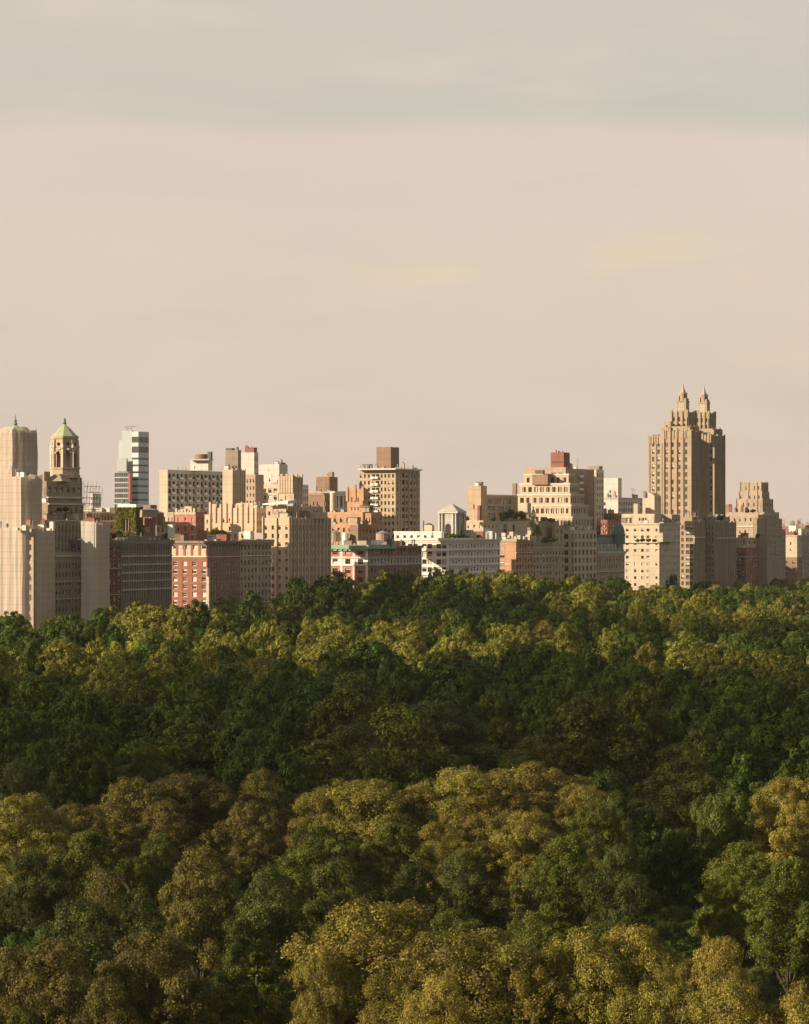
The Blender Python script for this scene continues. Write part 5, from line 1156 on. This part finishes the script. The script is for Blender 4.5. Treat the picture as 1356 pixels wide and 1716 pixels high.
for px, a, c, Y, w, mat, lab in (
    (352, 889, 903, 1108, 3.4, 'ivy', 'yellow-green shrub on the roof edge beside the brick chimney'), (361, 884, 903, 1112, 4.6, 'pine', 'tallest shrub of the roof garden above the bright red block'), (371, 886, 903, 1116, 4.2, 'elm', 'bushy green shrub closing the roof garden above the tan block'),
    (277, 892, 904, 1052, 3.2, 'ivy', 'small yellow-green shrub on the sooty block roof'), (188, 893, 904, 1042, 2.6, 'russet', 'reddish potted shrub beside the ivy penthouse'), (199, 889, 905, 1034, 3.2, 'elm', 'green shrub at the foot of the ivy penthouse'), (212, 894, 905, 1034, 2.6, 'ivy', 'low yellowing shrub under the arched ivy windows'),
    (843, 855, 874, 1377, 4.4, 'ivy', 'yellow-green bush beside the rooftop water tank'), (852, 851, 874, 1379, 5.2, 'oak', 'darker green bush in the middle of the cream rooftop garden'), (863, 852, 874, 1378, 5.0, 'ivy', 'large yellow-green bush on the cream rooftop garden'), (874, 855, 874, 1380, 4.8, 'pine', 'loose yellow-green bush closing the cream rooftop garden'),
    (783, 864, 873, 1342, 3.0, 'oak', 'low hedge-like shrub on the terrace by the pavilion'), (826, 866, 874, 1346, 3.4, 'oak', 'dark terrace shrub beside the brick chimney stack'), (912, 866, 875, 1380, 4.2, 'dark', 'dark shrub on the shaded setback roof'), (924, 868, 876, 1385, 3.6, 'oak', 'small shrub on the shaded setback beside the terraced tower'),
    (758, 894, 903, 1282, 4.4, 'elm', 'planter shrub before the pavilion arch'), (772, 894, 903, 1284, 4.4, 'oak', 'planter shrub at the pavilion corner'), (785, 896, 903, 1290, 4.0, 'elm', 'planter shrub beside the pavilion on the white roof'), (800, 896, 904, 1300, 4.2, 'oak', 'planter shrub in the middle of the white roof'), (813, 897, 904, 1306, 3.6, 'dark', 'dark planter shrub near the rooftop units'),
    (912, 900, 911, 1358, 3.6, 'dark', 'dark terrace hedge shrub on the shaded tan roof'), (925, 901, 911, 1364, 4.4, 'dark', 'dark terrace shrub under the setback wall'), (1068, 903, 909, 1492, 2.4, 'oak', 'terrace plant at the outer end of the cream ledge'), (1077, 902, 909, 1493, 2.6, 'oak', 'second terrace plant from the outer end of the cream ledge'), (1087, 902, 909, 1494, 2.6, 'elm', 'terrace plant second from the cream corner'), (1097, 903, 909, 1495, 2.4, 'oak', 'terrace plant at the corner of the cream ledge'),
    (1262, 853, 860, 1652, 3.4, 'dark', 'dark shrub on the stepped tan block terrace'), (1252, 854, 860, 1652, 3.0, 'oak', 'green shrub on the stepped tan block terrace'), (1248, 896, 903, 1632, 3.0, 'dark', 'shrub over the brick block parapet, beside the tan wall'), (1270, 894, 903, 1636, 3.2, 'dark', 'shrub over the brick block parapet, by its corner'), (1207, 862, 874, 1572, 4.0, 'dark', 'dark shrub on the twin-spired tower terrace'), (99, 851, 857, 1017, 2.0, 'dark', 'dark potted plant on the netted block terrace'), (110, 850, 857, 1018, 2.2, 'oak', 'second potted plant on the netted block terrace')):
    s += 1; shrub(px, a, c, Y, w, mat, lab, s)
shrub(894, 853, 894, 1352, 5.4, 'dark', 'tall dark conifer growing on the shaded roof terrace', 451, 'roof_conifer', True)
shrub(900, 880, 900, 1354, 4.2, 'oak', 'bushy green roof tree under the tall terrace conifer', 452, 'roof_conifer', True)

# ================================================================== ground, haze, added shade clouds, sky, sun, camera
g = MB(); S_ = 6000
xs = [-S_, -2000, -900, -450] + list(range(-400, 401, 25)) + [450, 900, 2000, S_]; ys = [-1500, -100, 0, 400, 600] + list(range(700, 1601, 25)) + [1700, 2500, S_]
for i in range(len(xs)-1):
    for j in range(len(ys)-1): g.poly([(a, b_, hz(a, b_)) for a, b_ in ((xs[i], ys[j]), (xs[i+1], ys[j]), (xs[i+1], ys[j+1]), (xs[i], ys[j+1]))], M['ground'])
tag(g.obj('ground'), kind='structure')

HAZE = 0.00002
if HAZE:
    hb_ = MB(); hb_.box(-S_-50, S_+50, -1550, S_+50, -1, 135, plain_mat('tmp', (1, 1, 1)))
    m = bpy.data.materials.new('pale_haze'); m.use_nodes = True; nt = m.node_tree; nt.nodes.remove(nt.nodes['Principled BSDF'])
    pv_ = nt.nodes.new('ShaderNodeVolumePrincipled'); pv_.inputs['Color'].default_value = (.96, .93, .88, 1); pv_.inputs['Density'].default_value = HAZE; pv_.inputs['Anisotropy'].default_value = .0
    nt.links.new(pv_.outputs[0], nt.nodes['Material Output'].inputs['Volume'])
    me = hb_.mesh('haze'); me.materials.clear(); me.materials.append(m); tag(link('haze', me), kind='stuff')

def shade_cloud(Q, ax, p, hv, alt, seed):
    """an added, unseen cloud between the sun and the park; its shadow falls round ground point Q"""
    T = (alt - 20) / SUN.z; c = Vector((Q[0], Q[1], 20)) + SUN*T
    bm = bmesh.new(); bmesh.ops.create_icosphere(bm, subdivisions=5, radius=1.0)
    from mathutils import noise
    for v in bm.verts:
        q = v.co.copy(); k = 1 + .16*noise.fractal(q*1.7 + Vector((seed, 0, 0)), .8, 2.1, 5)
        pw = .62; q = Vector([math.copysign(abs(a)**pw, a) for a in q]); v.co = q*k
    me = bpy.data.meshes.new('shade_cloud'); bm.to_mesh(me); bm.free(); me.materials.append(SHADE_CLOUD); me.polygons.foreach_set('use_smooth', [True]*len(me.polygons))
    o = link('shade_cloud', me, None, c, (0, 0, math.atan2(SUN_AZ.y, SUN_AZ.x)), (ax, p, hv)); tag(o, kind='stuff')
SHADE_CLOUD = plain_mat('shade_cloud_white', (.85, .84, .83), 1.0)      # half see-through, so the added shade stays partial
_nt = SHADE_CLOUD.node_tree; _t = _nt.nodes.new('ShaderNodeBsdfTransparent'); _m = _nt.nodes.new('ShaderNodeMixShader'); _m.inputs['Fac'].default_value = .50
_nt.links.new(_nt.nodes['Principled BSDF'].outputs[0], _m.inputs[1]); _nt.links.new(_t.outputs[0], _m.inputs[2]); _nt.links.new(_m.outputs[0], _nt.nodes['Material Output'].inputs['Surface'])
shade_cloud((0, 568), 70, 140, 36, 900, 3.0)  # both added out of view, sized for the shade bands they cast
shade_cloud((85, 930), 25, 110, 12, 900, 8.0)

sun = bpy.data.lights.new('sun', 'SUN'); sun.energy = 5.0; sun.angle = math.radians(.5); sun.color = (1.0, .82, .60)
so = bpy.data.objects.new('sun', sun); COL.objects.link(so); so.rotation_euler = (-SUN).to_track_quat('-Z', 'Y').to_euler(); so.location = (-200, -100, 300)

w = bpy.data.worlds.new('World'); scene.world = w; w.use_nodes = True; nt = w.node_tree; bg = nt.nodes['Background']
sky = nt.nodes.new('ShaderNodeTexSky'); sky.sky_type = 'NISHITA'; sky.sun_disc = False; sky.sun_elevation = SUN_EL; sky.sun_rotation = math.atan2(SUN_AZ.x, SUN_AZ.y) % (2*PI)
sky.dust_density = 3.0
tc = nt.nodes.new('ShaderNodeTexCoord'); sp = nt.nodes.new('ShaderNodeSeparateXYZ'); nt.links.new(tc.outputs['Generated'], sp.inputs[0])
z = sp.outputs['Z']
def skynoise(scale, mp, detail=4, off=(0, 0, 0)):
    m = nt.nodes.new('ShaderNodeMapping'); m.inputs['Scale'].default_value = mp; m.inputs['Location'].default_value = off; nt.links.new(tc.outputs['Generated'], m.inputs[0])
    n = nt.nodes.new('ShaderNodeTexNoise'); n.inputs['Scale'].default_value = scale; n.inputs['Detail'].default_value = detail; n.inputs['Roughness'].default_value = .55; nt.links.new(m.outputs[0], n.inputs['Vector']); return n.outputs['Fac']
def smooth(v, a, c):
    m = nt.nodes.new('ShaderNodeMapRange'); m.interpolation_type = 'SMOOTHSTEP'; nt.links.new(v, m.inputs['Value']); m.inputs['From Min'].default_value = a; m.inputs['From Max'].default_value = c; return m.outputs['Result']
def mix(f, a, c, blend='MIX'):
    m = nt.nodes.new('ShaderNodeMix'); m.data_type = 'RGBA'; m.blend_type = blend
    for v, k in ((f, 'Factor'), (a, 'A'), (c, 'B')):
        if isinstance(v, (int, float)): m.inputs[k].default_value = v
        elif isinstance(v, tuple): m.inputs[k].default_value = (*v, 1)
        else: nt.links.new(v, m.inputs[k])
    return m.outputs['Result']
K = 10.0/1.66
c = lambda r, g_, b_: (r*K, g_*K, b_*K)
ramp = nt.nodes.new('ShaderNodeValToRGB'); nt.links.new(z, ramp.inputs[0]); e = ramp.color_ramp.elements
e[0].position = 0.0; e[0].color = (.745, .598, .484, 1); e[1].position = .6; e[1].color = (.30, .35, .39, 1)
for p, col in ((.05, (.748, .608, .500)), (.10, (.765, .622, .520)), (.135, (.752, .620, .524)), (.19, (.64, .58, .49)), (.32, (.44, .46, .44))):
    k = e.new(p); k.color = (*col, 1)
base = nt.nodes.new('ShaderNodeVectorMath'); base.operation = 'SCALE'; base.inputs['Scale'].default_value = K; nt.links.new(ramp.outputs[0], base.inputs[0]); col = base.outputs[0]
# the grey-green sheet of cloud with its soft level edge
n1 = skynoise(6, (1, 1, 5), 5)
edge = math_node(nt, 'ADD', z, math_node(nt, 'MULTIPLY_ADD', n1, .016, -.008))
edge = math_node(nt, 'ADD', edge, math_node(nt, 'MULTIPLY', math_node(nt, 'MAXIMUM', math_node(nt, 'SUBTRACT', sp.outputs['X'], .05), 0.0), .06))
band = smooth(edge, .1225, .1360)
n2 = skynoise(3.0, (1, 1, 7), 6, (3, 1, 0))
band = math_node(nt, 'MULTIPLY', band, math_node(nt, 'SUBTRACT', 1.0, math_node(nt, 'MULTIPLY', smooth(edge, .138, .175), .5)))
band = math_node(nt, 'MULTIPLY', band, math_node(nt, 'MULTIPLY_ADD', smooth(n2, .25, .6), .55, .40))
band = math_node(nt, 'MULTIPLY', band, math_node(nt, 'MULTIPLY_ADD', smooth(sp.outputs['X'], -.14, .10), .32, .68))
col = mix(band, col, c(.590, .565, .470))
# faint warm wisps low in the western sky
n3 = skynoise(30, (1, 1, 3.0), 4, (0.35, 0, .2)); wx_ = None
for x0, z0, sx, sz, g_ in ((-.010, .0795, .020, .0042, .7), (.012, .0815, .012, .003, .8), (.088, .0895, .017, .0045, 1.0), (.064, .086, .014, .005, .7), (.109, .083, .008, .006, .7), (-.045, .083, .02, .004, .35), (.120, .055, .016, .004, .45), (.128, .066, .006, .010, .4), (-.105, .066, .006, .004, .4)):
    q = math_node(nt, 'ADD', math_node(nt, 'POWER', math_node(nt, 'ABSOLUTE', math_node(nt, 'MULTIPLY', math_node(nt, 'SUBTRACT', sp.outputs['X'], x0), 1/sx)), 2.0), math_node(nt, 'POWER', math_node(nt, 'ABSOLUTE', math_node(nt, 'MULTIPLY', math_node(nt, 'SUBTRACT', z, z0), 1/sz)), 2.0))
    q = math_node(nt, 'MULTIPLY', math_node(nt, 'EXPONENT', math_node(nt, 'MULTIPLY', q, -1.0)), g_); wx_ = q if wx_ is None else math_node(nt, 'ADD', wx_, q)
ahead = math_node(nt, 'GREATER_THAN', sp.outputs['Y'], 0.0)
col = mix(math_node(nt, 'MINIMUM', math_node(nt, 'MULTIPLY', math_node(nt, 'MULTIPLY', math_node(nt, 'MULTIPLY', smooth(n3, .15, .60), wx_), .95), ahead), 1.0), col, c(.82, .665, .46))
n5 = skynoise(11, (1, 1, 4.0), 6, (2, 5, 1)); col = mix(math_node(nt, 'MULTIPLY', smooth(n5, .44, .70), .42), col, c(.80, .665, .555))
n6 = skynoise(7, (1, 1, 6.0), 5, (7, 2, 4)); col = mix(math_node(nt, 'MULTIPLY', smooth(n6, .48, .72), .36), col, c(.64, .56, .475))
n4 = skynoise(5, (1, 1, 3), 5, (1, 2, 3)); col = mix(1.0, col, mix(n4, (.95, .95, .96), (1.05, 1.045, 1.035)), 'MULTIPLY')
dt = nt.nodes.new('ShaderNodeVectorMath'); dt.operation = 'DOT_PRODUCT'; nt.links.new(tc.outputs['Generated'], dt.inputs[0]); dt.inputs[1].default_value = (.85, -.52, .0)
dim = math_node(nt, 'SUBTRACT', 1.0, math_node(nt, 'MULTIPLY', smooth(dt.outputs['Value'], -.36, .4), .20))     # the evening sky is duskier opposite the sun
dm = nt.nodes.new('ShaderNodeVectorMath'); dm.operation = 'SCALE'; nt.links.new(mix(.92, sky.outputs[0], col), dm.inputs[0]); nt.links.new(dim, dm.inputs['Scale']); fin = dm.outputs[0]
nt.links.new(fin, bg.inputs['Color']); bg.inputs['Strength'].default_value = .1

cam = bpy.data.cameras.new('camera'); co = bpy.data.objects.new('camera', cam); COL.objects.link(co); scene.camera = co
co.location = (0, 0, H); co.rotation_euler = (PI/2, 0, 0); cam.sensor_fit = 'HORIZONTAL'; cam.sensor_width = 36; cam.lens = 36*F/1356
cam.shift_y = (CY - 858) / 1716 * (1716/1356) ; cam.clip_start = 1; cam.clip_end = 90000
vs = scene.view_settings; vs.view_transform = 'Standard'; vs.look = 'None'; vs.exposure = .73; vs.gamma = 1
cy_ = scene.cycles; cy_.max_bounces = 6; cy_.diffuse_bounces = 3; cy_.glossy_bounces = 2; cy_.transmission_bounces = 3; cy_.transparent_max_bounces = 8; cy_.volume_bounces = 0
cy_.use_denoising = True
scene.render.use_persistent_data = False
